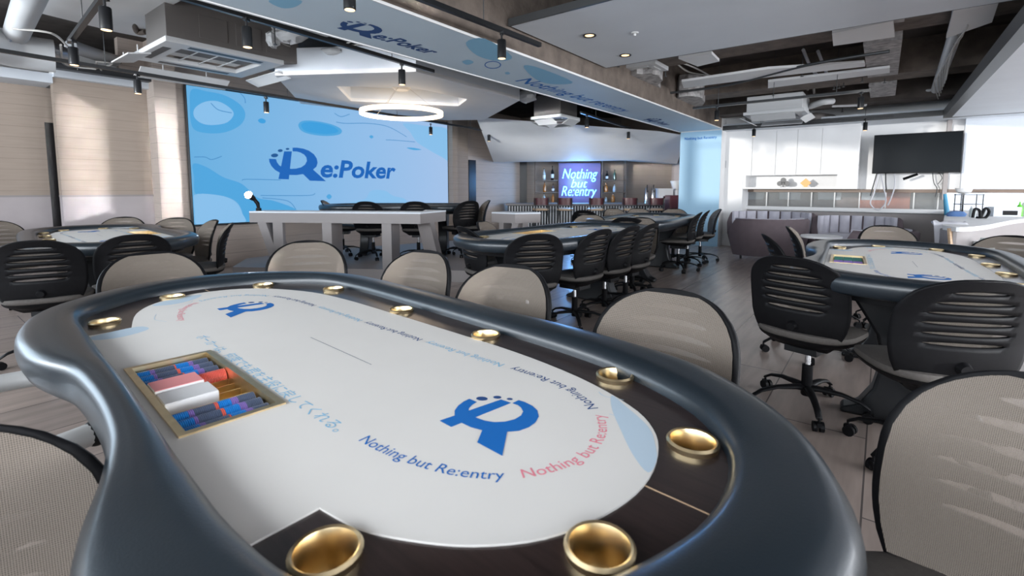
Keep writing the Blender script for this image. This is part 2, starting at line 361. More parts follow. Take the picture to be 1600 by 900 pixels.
def table(full=True):
    root = empty('poker_table')
    inn, out = polar(INN), polar(OUT)
    rail = MB(); loops = []
    K = 20
    for k in range(K):
        a = 2*PI*k/K; ca, sa = math.cos(a), math.sin(a)
        ex = .72
        t = .5+.5*math.copysign(abs(ca)**ex, ca); z = .752+.050*math.copysign(abs(sa)**ex, sa)
        if z < .73: z -= .006
        loops.append([(i.x*(1-t)+o.x*t, i.y*(1-t)+o.y*t, z) for i, o in zip(inn, out)])
    rail.loft(loops, closed=True); r = rail.build('rail', 'vinyl', root, ang=60); tag(r, 'padded black vinyl armrest rail')
    sk = MB(); o2 = [p*.955 for p in out]; i2 = [p*.93 for p in out]
    sk.loft([[(p.x*.86, p.y*.84, .655) for p in out], [(p.x*.88, p.y*.86, .72) for p in out], [(p.x*.82, p.y*.80, .72) for p in out], [(p.x*.82, p.y*.80, .655) for p in out]], closed=True)
    sk.build('apron', 'blackmetal', root)
    cupholes = [circle(x, y, .034, 20) for x, y in CUPS]
    trayhole = [(TX0+.012, TY0+.012), (TX1-.012, TY0+.012), (TX1-.012, TY1-.012), (TX0+.012, TY1-.012)]
    rack = MB(); rack.plate([p*1.01 for p in inn], cupholes+[trayhole], .735, .757)
    rack.build('betting_rack', 'rack', root, ang=20)
    sm = MB(); sm.box((.98, 0, .7574), (.12, .0018, .0008)); sm.box((-1.10, 0, .7574), (.12, .0018, .0008)); sm.build('rack_seam', 'wood', root)
    cloth = MB(); fl = spline(FELT, 4, False); fl = [Vector(p) for p in fl]+[Vector((-.65, -.46)), Vector((.622, -.46))]
    cloth.plate(fl, [trayhole], .757, .760)
    cl = cloth.build('playing_cloth', 'felt', root, ang=20)
    pr = MB(); z = .7604
    # pale shapes at both ends
    pr.mi = 3
    pr.flat([Vector(p) for p in spline([(.73, .238), (.762, .184), (.82, .118), (.875, .06), (.917, .03), (.912, .07), (.888, .115), (.850, .165), (.775, .214)], 4)], z-.0002)
    pr.flat([Vector(p) for p in spline([(-.63, -.44), (-.58, -.44), (-.56, -.38), (-.60, -.31), (-.66, -.33)], 4)], z-.0002)
    pr.flat([Vector(p) for p in spline([(-1.05, -.05), (-.98, -.08), (-.93, -.16), (-.96, -.23), (-1.02, -.17)], 4)], z-.0002)
    lg = lambda cx: (lambda x, y: (cx+(x-.78)*.128, (y-.5)*.178))
    put_logo(pr, 0, 1, lg(.617), False, z); put_logo(pr, 0, 1, lg(-.66), False, z)
    pr.mi = 4; pr.flat([(-.14, -.0085), (.19, -.0085), (.19, -.0065), (-.14, -.0065)], z)
    if full:
        ctl = [(-.62, -.222), (-.3, -.226), (0, -.228), (.30, -.226), (.47, -.224), (.59, -.212), (.70, -.178), (.78, -.115), (.82, -.03), (.82, .05), (.785, .125), (.71, .185), (.57, .222), (.3, .212), (.0, .203), (-.3, .196), (-.5, .192), (-.74, .168), (-.88, .10), (-.94, 0), (-.91, -.10), (-.80, -.18)]
        cur = spline([Vector(p) for p in ctl], 12); cur.append(cur[0]); acc = [0]
        for p_, q_ in zip(cur, cur[1:]): acc.append(acc[-1]+(q_-p_).length)
        def path(s_):
            s_ = s_ % acc[-1]; lo, hi = 0, len(acc)-1
            while hi-lo > 1:
                md = (lo+hi)//2
                if acc[md] <= s_: lo = md
                else: hi = md
            t_ = (s_-acc[lo])/(acc[hi]-acc[lo]); p_ = cur[lo].lerp(cur[hi], t_); n0 = [Vector((-(cur[(k+1) % (len(cur)-1)]-cur[k-1 if k else -2]).y, (cur[(k+1) % (len(cur)-1)]-cur[k-1 if k else -2]).x)).normalized() for k in (lo, hi % (len(cur)-1))]
            n_ = n0[0].lerp(n0[1], t_); return (p_.x, p_.y), (n_.x, n_.y)
        s = 1.115; size = .0335; seq = [0, 5, 1, 2, 1, 2, 1, 2, 5, 5, 2]
        for k, mi in enumerate(seq[:9]):
            s += text_loop(pr, mi, s, 'Nothing but Re:entry', size, path, z)+.026
        vs, fs = text_polys('ポーカーは、何度でも君を主役に戻してくれる。', .034, 0)
        w = max(v[0] for v in vs)
        pr.mi = 2; pr.add([(-.40+x*.84/w, -.235+y, z) for x, y, _ in vs], fs)
        # hair-thin doodles
        for pts in ([(.70, .235), (.72, .225), (.76, .235)], [(.80, .18), (.79, .165), (.77, .16)], [(-.80, -.25), (-.72, -.27), (-.66, -.25)], [(-.95, -.1), (-.9, -.13), (-.88, -.2)]):
            c = spline(pts, 6, False); pr.mi = 3
            for a, b in zip(c, c[1:]):
                d = (b-a).normalized(); n = Vector((-d.y, d.x))*.0009; pr.add([(*(a+n), z), (*(a-n), z), (*(b-n), z), (*(b+n), z)], [(0, 1, 2, 3)])
    pr.build('printed_design', ['blue', 'navy', 'lblue', 'pale', 'greyline', 'pink'], cl, weld=False)
    ch = None
    for x, y in CUPS:
        if ch is None:
            c = MB(); c.lathe([(.0425, .757), (.044, .766), (.0405, .770), (.0375, .768), (.0335, .757), (.0330, .715), (.0005, .7135), (.0005, .711), (.0345, .7115), (.0355, .757)], seg=28, cap=False)
            ch = c.build('cup_holder', 'brass', root, (x, y, 0)); tag(ch, 'brass cup holder')
        else:
            q = ch.copy(); COL.objects.link(q); q.location = (x, y, 0)
    fr = MB(); fr.plate([(TX0, TY0), (TX1, TY0), (TX1, TY1), (TX0, TY1)], [[(TX0+.014, TY0+.014), (TX1-.014, TY0+.014), (TX1-.014, TY1-.014), (TX0+.014, TY1-.014)]], .756, .7635)
    tr = fr.build('chip_tray', 'brass', root); tag(tr, 'brass framed chip tray')
    bs = MB(); bs.bb((TX0+.012, TY0+.012, .712), (TX1-.012, TY1-.012, .716))
    for x, y, a, b in ((TX0+.013, 0, .002, 1), (TX1-.013, 0, .002, 1)): bs.bb((x-.001, TY0+.012, .716), (x+.001, TY1-.012, .756))
    for y in (TY0+.013, TY1-.013): bs.bb((TX0+.012, y-.001, .716), (TX1-.012, y+.001, .756))
    for i in range(12):
        x = TX0+.0195+i*.0401; bs.bb((x-.0012, TY0+.013, .716), (x+.0012, TY1-.013, .735))
    bs.build('tray_bed', 'brass', tr)
    for x in (-.62, .62): pedestal(root, x)
    return root
T1 = table()
tag(T1, 'large poker table nearest the camera with white cloth, blue emblems and a black padded rail', 'poker table', 'poker tables')
T1YAW = -.7364
def put(o, u, v, yaw, z=0): o.location = (u, v, z); o.rotation_euler = (0, 0, yaw)
put(T1, -.488, 1.307, T1YAW)
def T1p(x, y, z): c, s = math.cos(T1YAW), math.sin(T1YAW); return (-.488+c*x-s*y, 1.307+s*x+c*y, z)
tabs = [('poker table at the right with a chip tray, its dealer side facing left', 2.37, 2.80, -2.175, 0),
        ('poker table in the middle of the hall, ringed on its right by four black chairs', .50, 4.65, -2.27, 0),
        ('poker table at the far left before the beige wall panels', -3.87, 4.5, 2.41, 0),
        ('poker table far back on the right, close to the bar and the bluish pillar', 1.90, 6.85, -2.13, 0),
        ('poker table raised on the low stage in front of the big blue screen', -1.74, 7.85, .05, .15)]
for lb, u, v, yaw, z in tabs:
    t = copy_tree(T1); t['label'] = lb; put(t, u, v, yaw, z)
    if u == 2.37: t.scale = (.85, .97, 1)
# chips and cards in the near tray: every chip on its own
def chip_mesh(m):
    c = MB(); c.lathe([(.0175, 0), (.0192, .0004), (.0192, .0028), (.0175, .0032)], seg=16); return c.build('poker_chip', m, ang=50)
CH = {}
def chip(m, x, y, label):
    if m not in CH: o = CH[m] = chip_mesh(m)
    else: o = CH[m].copy(); COL.objects.link(o)
    o.location = T1p(x, y, .7375); o.rotation_euler = (PI/2, 0, T1YAW)
    return tag(o, label, 'poker chip', 'poker chips in the near tray')
LBL = {'chipdark': 'charcoal poker chip standing on edge in the brass tray of the nearest table', 'chipblue': 'bright blue poker chip standing on edge in the brass tray of the nearest table',
       'chippurple': 'purple poker chip standing on edge in the brass tray of the nearest table', 'chipred': 'coral red poker chip standing on edge in the brass tray of the nearest table'}
X0 = TX0+.0195+.0200
nrow = 46
for ri, i in enumerate((0, 1, 2, 8, 9, 10)):
    x = X0+i*.0401
    for k in range(nrow):
        f = k/nrow+random.uniform(-.01, .01)
        m = 'chipblue' if f < .17 or .53 < f < .70 else 'chippurple' if f < .24 or .70 < f < .78 else 'chipred' if .50 < f < .53 else 'chipdark'
        chip(m, x, TY0+.016+k*.00335, LBL[m])
for k in range(17): chip('chipred', X0+3*.0401, TY1-.016-k*.00335, LBL['chipred'])
def deck(x0, x1, y0, y1, z0, z1, top, label):
    d = empty('playing_card_deck', T1p((x0+x1)/2, (y0+y1)/2, z0), T1YAW); tag(d, label, 'deck of cards', 'card decks in the near tray')
    w, l, h = x1-x0, y1-y0, z1-z0
    MB().box((0, 0, h/2), (w, l, h)).build('card_stack', 'card', d, bevel=.002)
    MB().box((0, 0, h+.0006), (w-.003, l-.003, .0011)).build('top_card', top, d)
deck(X0+3*.0401-.012, X0+5*.0401-.022, TY0+.018, TY0+.112, .733, .762, 'cardred', 'white deck of cards with a pink top card in the brass tray')
deck(X0+5*.0401-.014, X0+7*.0401-.02, TY0+.018, TY0+.118, .733, .758, 'card', 'plain white deck of cards in the brass tray beside the pink-topped deck')
# coarse chip rows in the tray of the table at the right
t5c, t5s = math.cos(-2.175), math.sin(-2.175)
def T5p(x, y, z): x *= .85; y *= .97; return (2.37+t5c*x-t5s*y, 2.80+t5s*x+t5c*y, z)
crow = None
for i, m, nm in ((0, 'chipgreen', 'green'), (1, 'chipgreen', 'green'), (2, 'chipgreen', 'green'), (5, 'chipdark', 'charcoal'), (6, 'chippurple', 'purple'), (7, 'chippurple', 'purple'), (9, 'chipdark', 'charcoal'), (10, 'chipdark', 'charcoal')):
    for k in range(3):
        c = MB(); c.lathe([(.015, 0), (.0165, .001), (.0165, .047), (.015, .048)], seg=14)
        o = c.build('chip_stack', m, None, T5p(X0+i*.0401, TY0+.068+k*.051, .7375), (PI/2, 0, -2.175))
        tag(o, nm+' stack of poker chips in the tray of the table at the right', 'chip stack', 'chip stacks in the right table tray')
# ---------------------------------------------------------------- office chair
def hw(z):                               # half width of the back shell at height z
    if z > .66: return .238*max(0, 1-((z-.66)/.205)**2.7)**(1/2.3)
    t = max(0, min(1, (z-.355)/.305)); return .11+.128*(1-(1-t)**3.2)
def ybk(z, x): 
    pr = [(.36, -.10), (.40, -.16), (.45, -.195), (.52, -.212), (.60, -.220), (.70, -.240), (.80, -.275), (.87, -.31)]
    for (a, b), (c, d) in zip(pr, pr[1:]):
        if z <= c: break
    t = max(0, min(1, (z-a)/(c-a))); y = b+(d-b)*t
    return y+1.15*x*x
SLOTS = [.800, .757, .714, .671, .628, .585]
def back_shell():
    rows = []                            # list of functions u -> z
    zs = [.362, .368, .38, .40, .43, .46, .50, .54, .565]
    U = [-1+2*i/28 for i in range(29)]
    lines = [[z]*29 for z in zs]
    for k, s in enumerate(reversed(SLOTS)):
        us = [.60, .64, .66, .64, .60, .50][k]
        h = [.0090*math.sqrt(max(0, 1-(u/us)**2)) if abs(u) < us else 0 for u in U]
        arch = [.010*(1-u*u) for u in U]
        lines.append([s+arch[i]-h[i]-.0003 for i in range(29)]); lines.append(('slot', us, [s+arch[i]+h[i]+.0003 for i in range(29)]))
        if k < 5: lines.append([s+.0215+arch[i] for i in range(29)])
    for z in (.825, .838, .848, .856, .861, .8645): lines.append([max(z, .0)]*29)
    mb = MB(); vs = []; fs = []; skip = []
    for r, l in enumerate(lines):
        sl = None
        if isinstance(l, tuple): sl = l[1]; l = l[2]
        skip.append(sl)
        for i, u in enumerate(U):
            z = min(l[i], .8648); x = u*hw(z); vs.append((x, ybk(z, x), z))
    for r in range(1, len(lines)):
        for i in range(28):
            if skip[r] and abs((U[i]+U[i+1])/2) < skip[r]: continue
            a = (r-1)*29+i; fs.append((a, a+1, a+30, a+29))
    mb.add(vs, fs); return mb
def mesh_pad():
    mb = MB(); vs = []; fs = []; n = 16
    zs = [.47, .52, .57, .62, .67, .72, .76, .79, .81, .825, .838, .846, .852]
    for z in zs:
        w = hw(.66+(z-.66)*1.02 if z > .66 else z)*.93
        for i in range(n+1):
            x = (-1+2*i/n)*w; vs.append((x, ybk(z, x)+.016, z))
    for r in range(len(zs)-1):
        for i in range(n): a = r*(n+1)+i; fs.append((a, a+1, a+n+2, a+n+1))
    mb.add(vs, fs); mb.mi = 1; mb.add([(x, y-.004, z) for x, y, z in vs], fs); return mb
def sup(w, d, z, n=3, N=28, cy=0, droop=0):
    o = []
    for k in range(N):
        a = 2*PI*k/N; c, s = math.cos(a), math.sin(a)
        x = w*math.copysign(abs(c)**(2/n), c); y = d*math.copysign(abs(s)**(2/n), s)
        o.append((x, cy+y, z-droop*max(0, y/d)**2))
    return o
def chair():
    root = empty('office_chair')
    b = back_shell().build('backrest', 'blackpl', root, ang=50)
    s = b.modifiers.new('solid', 'SOLIDIFY'); s.thickness = .012; s.offset = 0
    tag(b, 'slotted black plastic back shell')
    p = mesh_pad().build('mesh_panel', ['mesh', 'meshback'], root); tag(p, 'tan mesh panel')
    rim = MB(); 
    k = MB(); k.tube([(0, ybk(.50, 0)-.006, .50), (0, ybk(.5, 0)-.030, .497)], [.028, .020], 14); k.build('adjusting_knob', 'blackpl', b)
    c = MB(); c.loft([sup(.17, .17, .418, 2.6, droop=.0), sup(.225, .225, .424, 2.8, droop=.012), sup(.238, .238, .442, 3, droop=.02), sup(.236, .236, .462, 3, droop=.024), sup(.20, .20, .474, 2.8, droop=.026), sup(.10, .10, .473, 2.4, droop=.01)])
    c.build('seat', 'cushion', root, (0, .02, 0), ang=60)
    c = MB(); c.loft([sup(.09, .10, .372, 2.4), sup(.18, .18, .385, 2.6), sup(.225, .225, .412, 2.8, droop=.008), sup(.232, .232, .428, 3, droop=.012)])
    c.build('seat_pan', 'blackpl', root, (0, .02, 0), ang=60)
    c = MB(); c.box((0, .0, .352), (.16, .22, .045)); c.tube([(.07, .03, .352), (.21, .05, .355)], .006, 6); c.build('tilt_mechanism', 'blackmetal', root, bevel=.006)
    c = MB(); c.cyl((0, 0, .22), .0145, .12, 14); g = c.build('gas_lift', 'chrome', root); tag(g, 'chrome lift column')
    c = MB(); c.lathe([(.024, .0), (.027, .005), (.026, .17), (.0155, .173)], (0, 0, .075), 16); c.build('lift_sleeve', 'blackpl', g)
    leg = MB(); loops = []
    for r, z, w, h in ((.0, .115, .028, .036), (.06, .122, .024, .03), (.16, .118, .018, .022), (.24, .098, .016, .018), (.285, .070, .015, .016)):
        loops.append([(r, w*math.cos(2*PI*j/10), z+h*.5*math.sin(2*PI*j/10)) for j in range(10)])
    leg.loft(loops); cas = MB()
    cas.cyl((.285, 0, .045), .006, .028, 8)
    for sgn in (-1, 1): cas.tube([(.275, sgn*.006, .0255), (.275, sgn*.024, .0255)], .0255, 14)
    cas.box((.285, 0, .040), (.03, .02, .022))
    l0 = None
    for i in range(5):
        a = 2*PI*i/5+.3
        if l0 is None: l0 = leg.build('leg', 'blackpl', root, rot=(0, 0, a), ang=60); cas.build('caster', 'blackpl', l0)
        else: q = copy_tree(l0, root); q.rotation_euler = (0, 0, a)
    return root
C0 = chair()
used = [0]
CHG = 'black office chairs with mesh backs around the poker tables'
def place_chair(back, face, label, z=0, spin=None, s=1.0):
    """back: where the top of the backrest stands; face: direction the chair looks"""
    d = Vector((face[0], face[1], 0)).normalized()
    if used[0] == 0: o = C0
    else: o = copy_tree(C0)
    used[0] += 1
    o.location = (back[0]+.30*d.x, back[1]+.30*d.y, z)
    o.rotation_euler = (0, 0, math.atan2(d.y, d.x)-PI/2)
    sp = random.uniform(0, 1.2) if spin is None else spin
    n = 0
    for ch in o.children:
        if ch.name.startswith('leg'): ch.rotation_euler = (0, 0, 2*PI*n/5+sp); n += 1
    return tag(o, label, 'office chair', CHG)
CHAIRS = [
 ((-1.93, 2.54), (.74, -.67), 'leftmost of the five tan mesh chairs facing us across the nearest table', 0),
 ((-1.32, 3.10), (.30, -.95), 'tan mesh chair across the nearest table, directly before the angular stage desk', 0),
 ((-.455, 2.60), (-.50, -.86), 'third from the left of the tan mesh chairs across the nearest table', 0),
 ((.01, 2.11), (-.50, -.86), 'fourth from the left of the tan mesh chairs across the nearest table', 0),
 ((.54, 1.58), (-.62, -.78), 'tan mesh chair with bright slots showing, rightmost of the row across the nearest table', 0),
 ((.985, .805), (-.90, -.43), 'large tan mesh-backed chair cut off by the lower right corner of the view', 0),
 ((-.86, .61), (.80, -.60), 'pale mesh-backed chair cut off by the lower left corner of the view', 0),
 ((-3.10, 3.10), (-.55, .84), 'black slotted chair seen from behind at the left edge, at the far left table', 0),
 ((-2.76, 3.52), (-.72, .70), 'black slotted chair at the far left table, partly hidden by a tan chair', 0),
 ((-4.60, 5.72), (.40, -.92), 'grey mesh chair beyond the far left table, before the lit wall panel', 0),
 ((-3.86, 5.56), (.15, -1), 'grey mesh chair beyond the far left table, before the white column', 0),
 ((-3.20, 5.20), (-.62, -.72), 'grey mesh chair half turned, middle of the three right of the far left table', 0),
 ((-2.74, 4.72), (-.85, -.52), 'grey mesh chair with toothed black edge at the right end of the far left table', 0),
 ((-5.42, 5.00), (.90, -.35), 'pale mesh chair peeking in at the left edge beyond the far left table', 0),
 ((.20, 3.56), (-.25, .97), 'black slotted chair seen from straight behind at the near end of the middle table', 0),
 ((.77, 3.98), (-.72, .69), 'black slotted chair with seat showing, second in the row right of the middle table', 0),
 ((1.11, 4.34), (-.75, .66), 'black slotted chair, third in the row right of the middle table', 0),
 ((1.39, 4.66), (-.78, .63), 'black slotted chair, last and farthest in the row right of the middle table', 0),
 ((-.46, 4.28), (.86, .50), 'black slotted chair turned to the right at the left side of the middle table', 0),
 ((-.33, 5.00), (.93, -.36), 'sideways grey mesh chair just behind the black one left of the middle table', 0),
 ((1.02, 6.30), (-.25, -.97), 'tan-grey mesh chair behind the middle table, before the bar stools', 0),
 ((1.52, 5.62), (-.55, -.83), 'dark tan mesh chair behind the middle table, overlapping the far right table', 0),
 ((1.34, 5.60), (.30, .95), 'black chair seen from behind at the near end of the far right table', 0),
 ((2.70, 6.86), (-.88, .48), 'black slotted chair in side view, nearest of the three right of the far table', 0),
 ((3.05, 7.45), (-.90, .44), 'black slotted chair, middle one of the three right of the far table', 0),
 ((3.42, 7.90), (-.95, .20), 'black chair in profile nearest the sofas, last of the three right of the far table', 0),
 ((1.70, 8.20), (.30, -.95), 'small pale mesh chair behind the far right table, leftmost of its back row', 0),
 ((2.14, 8.25), (.05, -1), 'small light grey mesh chair behind the far right table, second of its back row', 0),
 ((2.72, 8.10), (-.30, -.95), 'small grey mesh chair behind the far right table, in front of the bluish pillar', 0),
 ((1.10, 7.45), (.50, .86), 'dark chair seen from behind before the bar, left of the far right table', 0),
 ((1.37, 2.37), (.80, .60), 'black slotted chair left of the right table, its chrome column showing', 0),
 ((1.74, 1.74), (.22, .97), 'large black slotted chair seen from behind at the right edge, near the right table', 0),
 ((3.40, 4.40), (-.30, -.95), 'dark mesh chair beyond the right table, in front of the curved armchair', 0),
 ((2.46, 4.30), (.80, -.50), 'dark mesh chair turned sideways at the far left corner of the right table', 0),
 ((1.86, 3.55), (.85, -.30), 'low grey mesh chair edge between the black slotted chair and the mauve sofa', 0),
 ((3.60, 3.42), (-.88, -.40), 'dark grey mesh chair at the right edge beyond the right table', 0),
 ((-2.10, 6.90), (.05, 1), 'black chair behind the white desk on the stage, left of the two seen from behind', .15),
 ((-1.39, 6.90), (-.05, 1), 'black chair behind the white desk on the stage, right of the two seen from behind', .15),
 ((-3.00, 7.62), (1, .12), 'black chair in profile at the left end of the stage table', .15),
 ((-.62, 7.30), (-.66, .75), 'black slotted chair at the right end of the stage table', .15),
 ((-.36, 7.70), (-.97, -.25), 'grey mesh chair at the right end of the stage table, turned to face left', .15),
]
for b, f, lb, z in CHAIRS: place_chair(b, f, lb, z)
# dealer's armchair at the left: white curved arms with black end caps
AC = place_chair((-1.53, .84), (.68, .735), 'dealer chair with white tubular arms at the left side of the nearest table', 0)
AC.name = 'dealer_chair'
for sx in (-1, 1):
    a = MB(); a.tube(spline([(sx*.24, -.17, .50), (sx*.30, -.16, .60), (sx*.31, -.05, .635), (sx*.30, .14, .64), (sx*.27, .24, .64)], 6, False), .026, 12)
    ar = a.build('armrest', 'offwhite', AC); tag(ar, 'white tubular armrest')
    MB().sphere((sx*.265, .255, .64), .031).build('end_cap', 'blackpl', ar)
    a = MB(); a.tube([(sx*.31, -.08, .655), (sx*.31, .02, .70), (sx*.31, .05, .705)], [.014, .018, .014], 10); a.build('arm_pad', 'chrome', AC)
# ---------------------------------------------------------------- room shell
XS = -7.94                                # screen wall plane
YW = 10.81                                # cupboard fronts
YB = 11.35                                # window wall plane
ZS = 3.15
f = MB(); f.bb((-9.5, -3.2, -.1), (6.2, 19, 0)); st('floor', f, 'floor')
c = MB(); c.bb((-9.5, -3.2, ZS), (6.2, 19, ZS+.1)); st('ceiling', c, 'slab')
w = MB(); w.bb((XS-.35, 7.95, 0), (XS-.15, 10.95, ZS)); st('wall_far_left', w, 'stagewall')
w = MB(); w.bb((XS-.14, 1.99, 0), (XS-.02, 7.95, ZS)); st('wall_screen', w, 'stagewall')
# left wall with recessed doorway bay
pr0, pr1 = onX(88, 200, XS)[1], onX(228, 200, XS)[1]
w = MB(); w.bb((XS-.14, pr0, 1.10), (XS, pr1+.1, 2.52)); w.mi = 1; w.bb((XS-.14, pr0, 0), (XS+.006, pr1+.1, 1.10)); w.mi = 2; w.bb((XS-.14, pr0-.004, 1.095), (XS+.014, pr1+.1, 1.118))
st('wall_left', w, ['board', 'dado', 'desk'])
w = MB(); w.bb((XS-.55, -3.2, 1.10), (XS-.41, pr0+.6, 2.45)); w.mi = 1; w.bb((XS-.55, -3.2, 0), (XS-.40, pr0+.6, 1.10)); w.mi = 2; w.bb((XS-.55, -3.2, 1.095), (XS-.395, pr0+.6, 1.118))
st('wall_recess', w, ['board', 'dado', 'desk'])
dY = onX(70, 200, XS-.4)[1]
d = MB(); d.bb((XS-.42, dY, 0), (XS-.385, dY+.75, 2.02)); dd = st('door_1', d, 'doorblack')
h = MB(); h.bb((XS-.385, dY+.10, .95), (XS-.375, dY+.15, 1.13)); h.bb((XS-.375, dY+.12, 1.03), (XS-.34, dY+.24, 1.05)); h.build('door_handle', 'alu', dd)
w = MB(); w.bb((XS-.6, -3.2, 2.45), (XS+.02, pr0-.0, 2.56)); w.bb((XS-.6, pr0, 2.52), (XS+.10, pr1+.05, 2.60)); st('trim_left', w, 'greypanel')
w = MB(); w.bb((XS-.05, -1, 2.60), (XS+.22, pr1+.2, 2.68)); st('trim_dark_rail', w, 'trim')
c0, c1 = onX(244, 200, XS+.28)[1], onX(278, 200, XS+.28)[1]
w = MB(); w.bb((XS-.1, c0, 0), (XS+.28, c1, ZS)); st('wall_column', w, 'stagewall')
w = MB(); w.bb((XS-.02, 7.93, 0), (XS+.16, 8.10, ZS)); w.bb((XS-.14, 8.10, 0), (XS+.06, 8.55, ZS)); st('wall_pier', w, 'board')
# back and side walls behind the camera, with tall window openings
w = MB(); w.bb((-9.5, -3.3, 0), (6.2, -3.1, 1.42)); w.bb((-9.5, -3.3, 2.85), (6.2, -3.1, ZS))
for x in (-9.5, -6.4, -3.2, 0, 3.0, 6.0): w.bb((x, -3.3, 1.42), (x+.25, -3.1, 2.85))
st('wall_back', w, 'white')
w = MB(); w.bb((6.0, -3.3, 0), (6.2, 12, .8)); w.bb((6.0, -3.3, 2.6), (6.2, 12, ZS))
for y in (-3.3, 0, 3.2, 6.4, 9.6, 11.5): w.bb((6.0, y, .8), (6.2, y+.4, 2.6))
st('wall_side', w, 'white')
w = MB(); w.bb((-9.6, -3.3, 0), (-9.45, 19, ZS)); st('wall_outer_left', w, 'white')
w = MB(); w.bb((-9.5, 18.9, 0), (-2.4, 19, ZS)); st('wall_outer_far', w, 'white')
# window wall (right of the picture)
zt, zb = onY(1300, 298, YW)[2], .78
w = MB()
w.bb((-2.66, YB, 0), (6.2, YB+.15, .80)); w.bb((-2.66, YB, 1.17), (6.2, YB+.15, ZS))
st('wall_right', w, 'white')
w = MB(); w.bb((-2.66, YB-.16, .76), (3.2, YB, .83)); st('trim_sill', w, 'white')
w = MB(); w.bb((-2.66, YB-.05, 1.125), (3.2, YB-.005, 1.185)); st('trim_header', w, 'shelfwood')
w = MB(); w.bb((-2.6, YB-.12, 0), (3.2, YB, .74))
st('wall_wainscot', w, 'desk')
for i, px in enumerate((1166, 1198, 1232, 1268, 1304, 1343, 1384, 1428, 1466)):
    x = onY(px, 310, YB)[0]; w = MB(); w.bb((x-.010, YB-.02, .82), (x+.010, YB+.0, 1.14)); st('trim_mullion', w, 'offwhite')
g = MB(); g.bb((-2.6, YB+.06, .80), (6, YB+.066, 1.18)); st('window_1', g, 'glass')
w = MB(); w.bb((-3.49, 10.45, 0), (-2.66, 12.6, ZS)); st('wall_pillar', w, 'white')
w = MB(); w.bb((-2.665, YW-.02, 0), (-2.3, YB, ZS)); st('wall_pillar_return', w, 'white')
# pillar print
p = MB(); x0 = -3.49
p.mi = 0; p.bb((-3.49, 10.442, 0), (-2.66, 10.449, 2.38))
vs, fs = text_polys('Nothing but Re:entry', .075, .001); p.mi = 1
pp = p.build('printed_film', ['pillarfilm', 'blue'], None, (0, 0, 0), (0, 0, ROT)); tag(pp, 'pale blue printed film on the pillar between bar and lounge', 'printed film')
q = MB(); q.add([(-3.4+x, 10.436, 2.22+y) for x, y, _ in vs], fs); q.build('lettering', 'blue', pp)
# upper cupboards
cu = empty('wall_cupboard', R(0, 0), ROT); tag(cu, 'long white wall cupboard with thin handles above the sofas', 'cupboard')
xr = onY(1342, 250, YW)[0]
zc0, zs0, zs1 = 1.19, 1.225, 1.46
m = MB(); m.bb((-2.66, YW, zs1), (xr, YB, 2.37)); m.bb((-2.66, YW, zc0), (xr, YB, zs0)); m.bb((-2.66, YW, zs0), (-2.25, YB, zs1))
m.bb((onY(1308, 280, YW)[0], YW, zs0), (xr, YB, zs1)); m.bb((-2.3, YB-.06, zs0), (xr, YB, zs1)); m.build('cabinet_body', 'white', cu)
dx = [onY(px, 250, YW)[0] for px in (1131, 1175, 1212, 1245, 1283, 1342)]
for a, b in zip(dx, dx[1:]):
    dr = MB().box(((a+b)/2, YW-.009, (zs1+2.33)/2), (b-a-.006, .018, 2.33-zs1-.01)).build('door', 'white', cu, bevel=.002)
    for s in (a+.05, b-.05):
        MB().bb((s-.004, YW-.03, 1.63), (s+.004, YW-.018, 1.78)).build('handle', 'alu', dr)
# ornaments on the open shelf
def shelfpt(px, py): return onY(px, py, YW+.10)
cx, _, cz = shelfpt(1224, 283)
o = MB()
for a, b, r in ((0, .085, .05), (-.06, .02, .05), (.06, .02, .05), (0, .02, .035)):
    o.add([], []); o.tube([(a, -.015, b), (a, .015, b)], r, 18)
o.tube([(0, -.012, -.03), (0, .012, -.03)], .03, 3); o.box((0, 0, -.045), (.10, .05, .012))
tag(o.build('club_ornament', 'trim', None, R(cx, YW+.10, zs0+.052), (0, 0, ROT)), 'black club-suit ornament on the open white shelf', 'ornament')
cx, _, cz = shelfpt(1259, 284)
o = MB(); o.box((0, 0, .078), (.13, .035, .13), ry=PI/4, rz=0); o.box((0, 0, 0.004), (.12, .05, .01))
tag(o.build('diamond_ornament', 'orange', None, R(cx, YW+.10, zs0+.001), (0, 0, ROT)), 'orange yellow diamond-suit ornament on the open white shelf', 'ornament')
# soffit and ceiling panels on the right
w = MB(); w.bb((-2.66, 10.55, 2.375), (6, YB, 2.50)); st('ceiling_soffit', w, 'greypanel')
w = MB(); w.bb((-2.66, 10.50, 2.375), (6, 10.55, 2.46)); st('trim_soffit_edge', w, 'trim')
w = MB(); w.bb((onY(1504, 250, YB-.10)[0], YB-.12, 1.19), (6, YB, 2.375)); st('wall_right_panel', w, 'greypanel')
w = MB(); w.bb((.80, -2.8, 2.33), (6, 10.42, 2.40)); st('ceiling_right_panel', w, 'greypanel')
w = MB(); w.bb((.70, -2.8, 2.325), (.80, 10.42, 2.46)); w.bb((.7, 10.42, 2.325), (6, 10.5, 2.46)); st('trim_right_panel', w, 'steelgrey')
w = MB(); w.bb((-2.64, 3.42, 2.60), (5.0, 5.24, 2.64)); st('ceiling_middle_panel', w, 'greypanel')
w = MB(); w.bb((-2.65, 3.40, 2.598), (5.0, 3.42, 2.66)); w.bb((-2.65, 5.24, 2.598), (5.0, 5.25, 2.66)); st('trim_middle_panel', w, 'steelgrey')
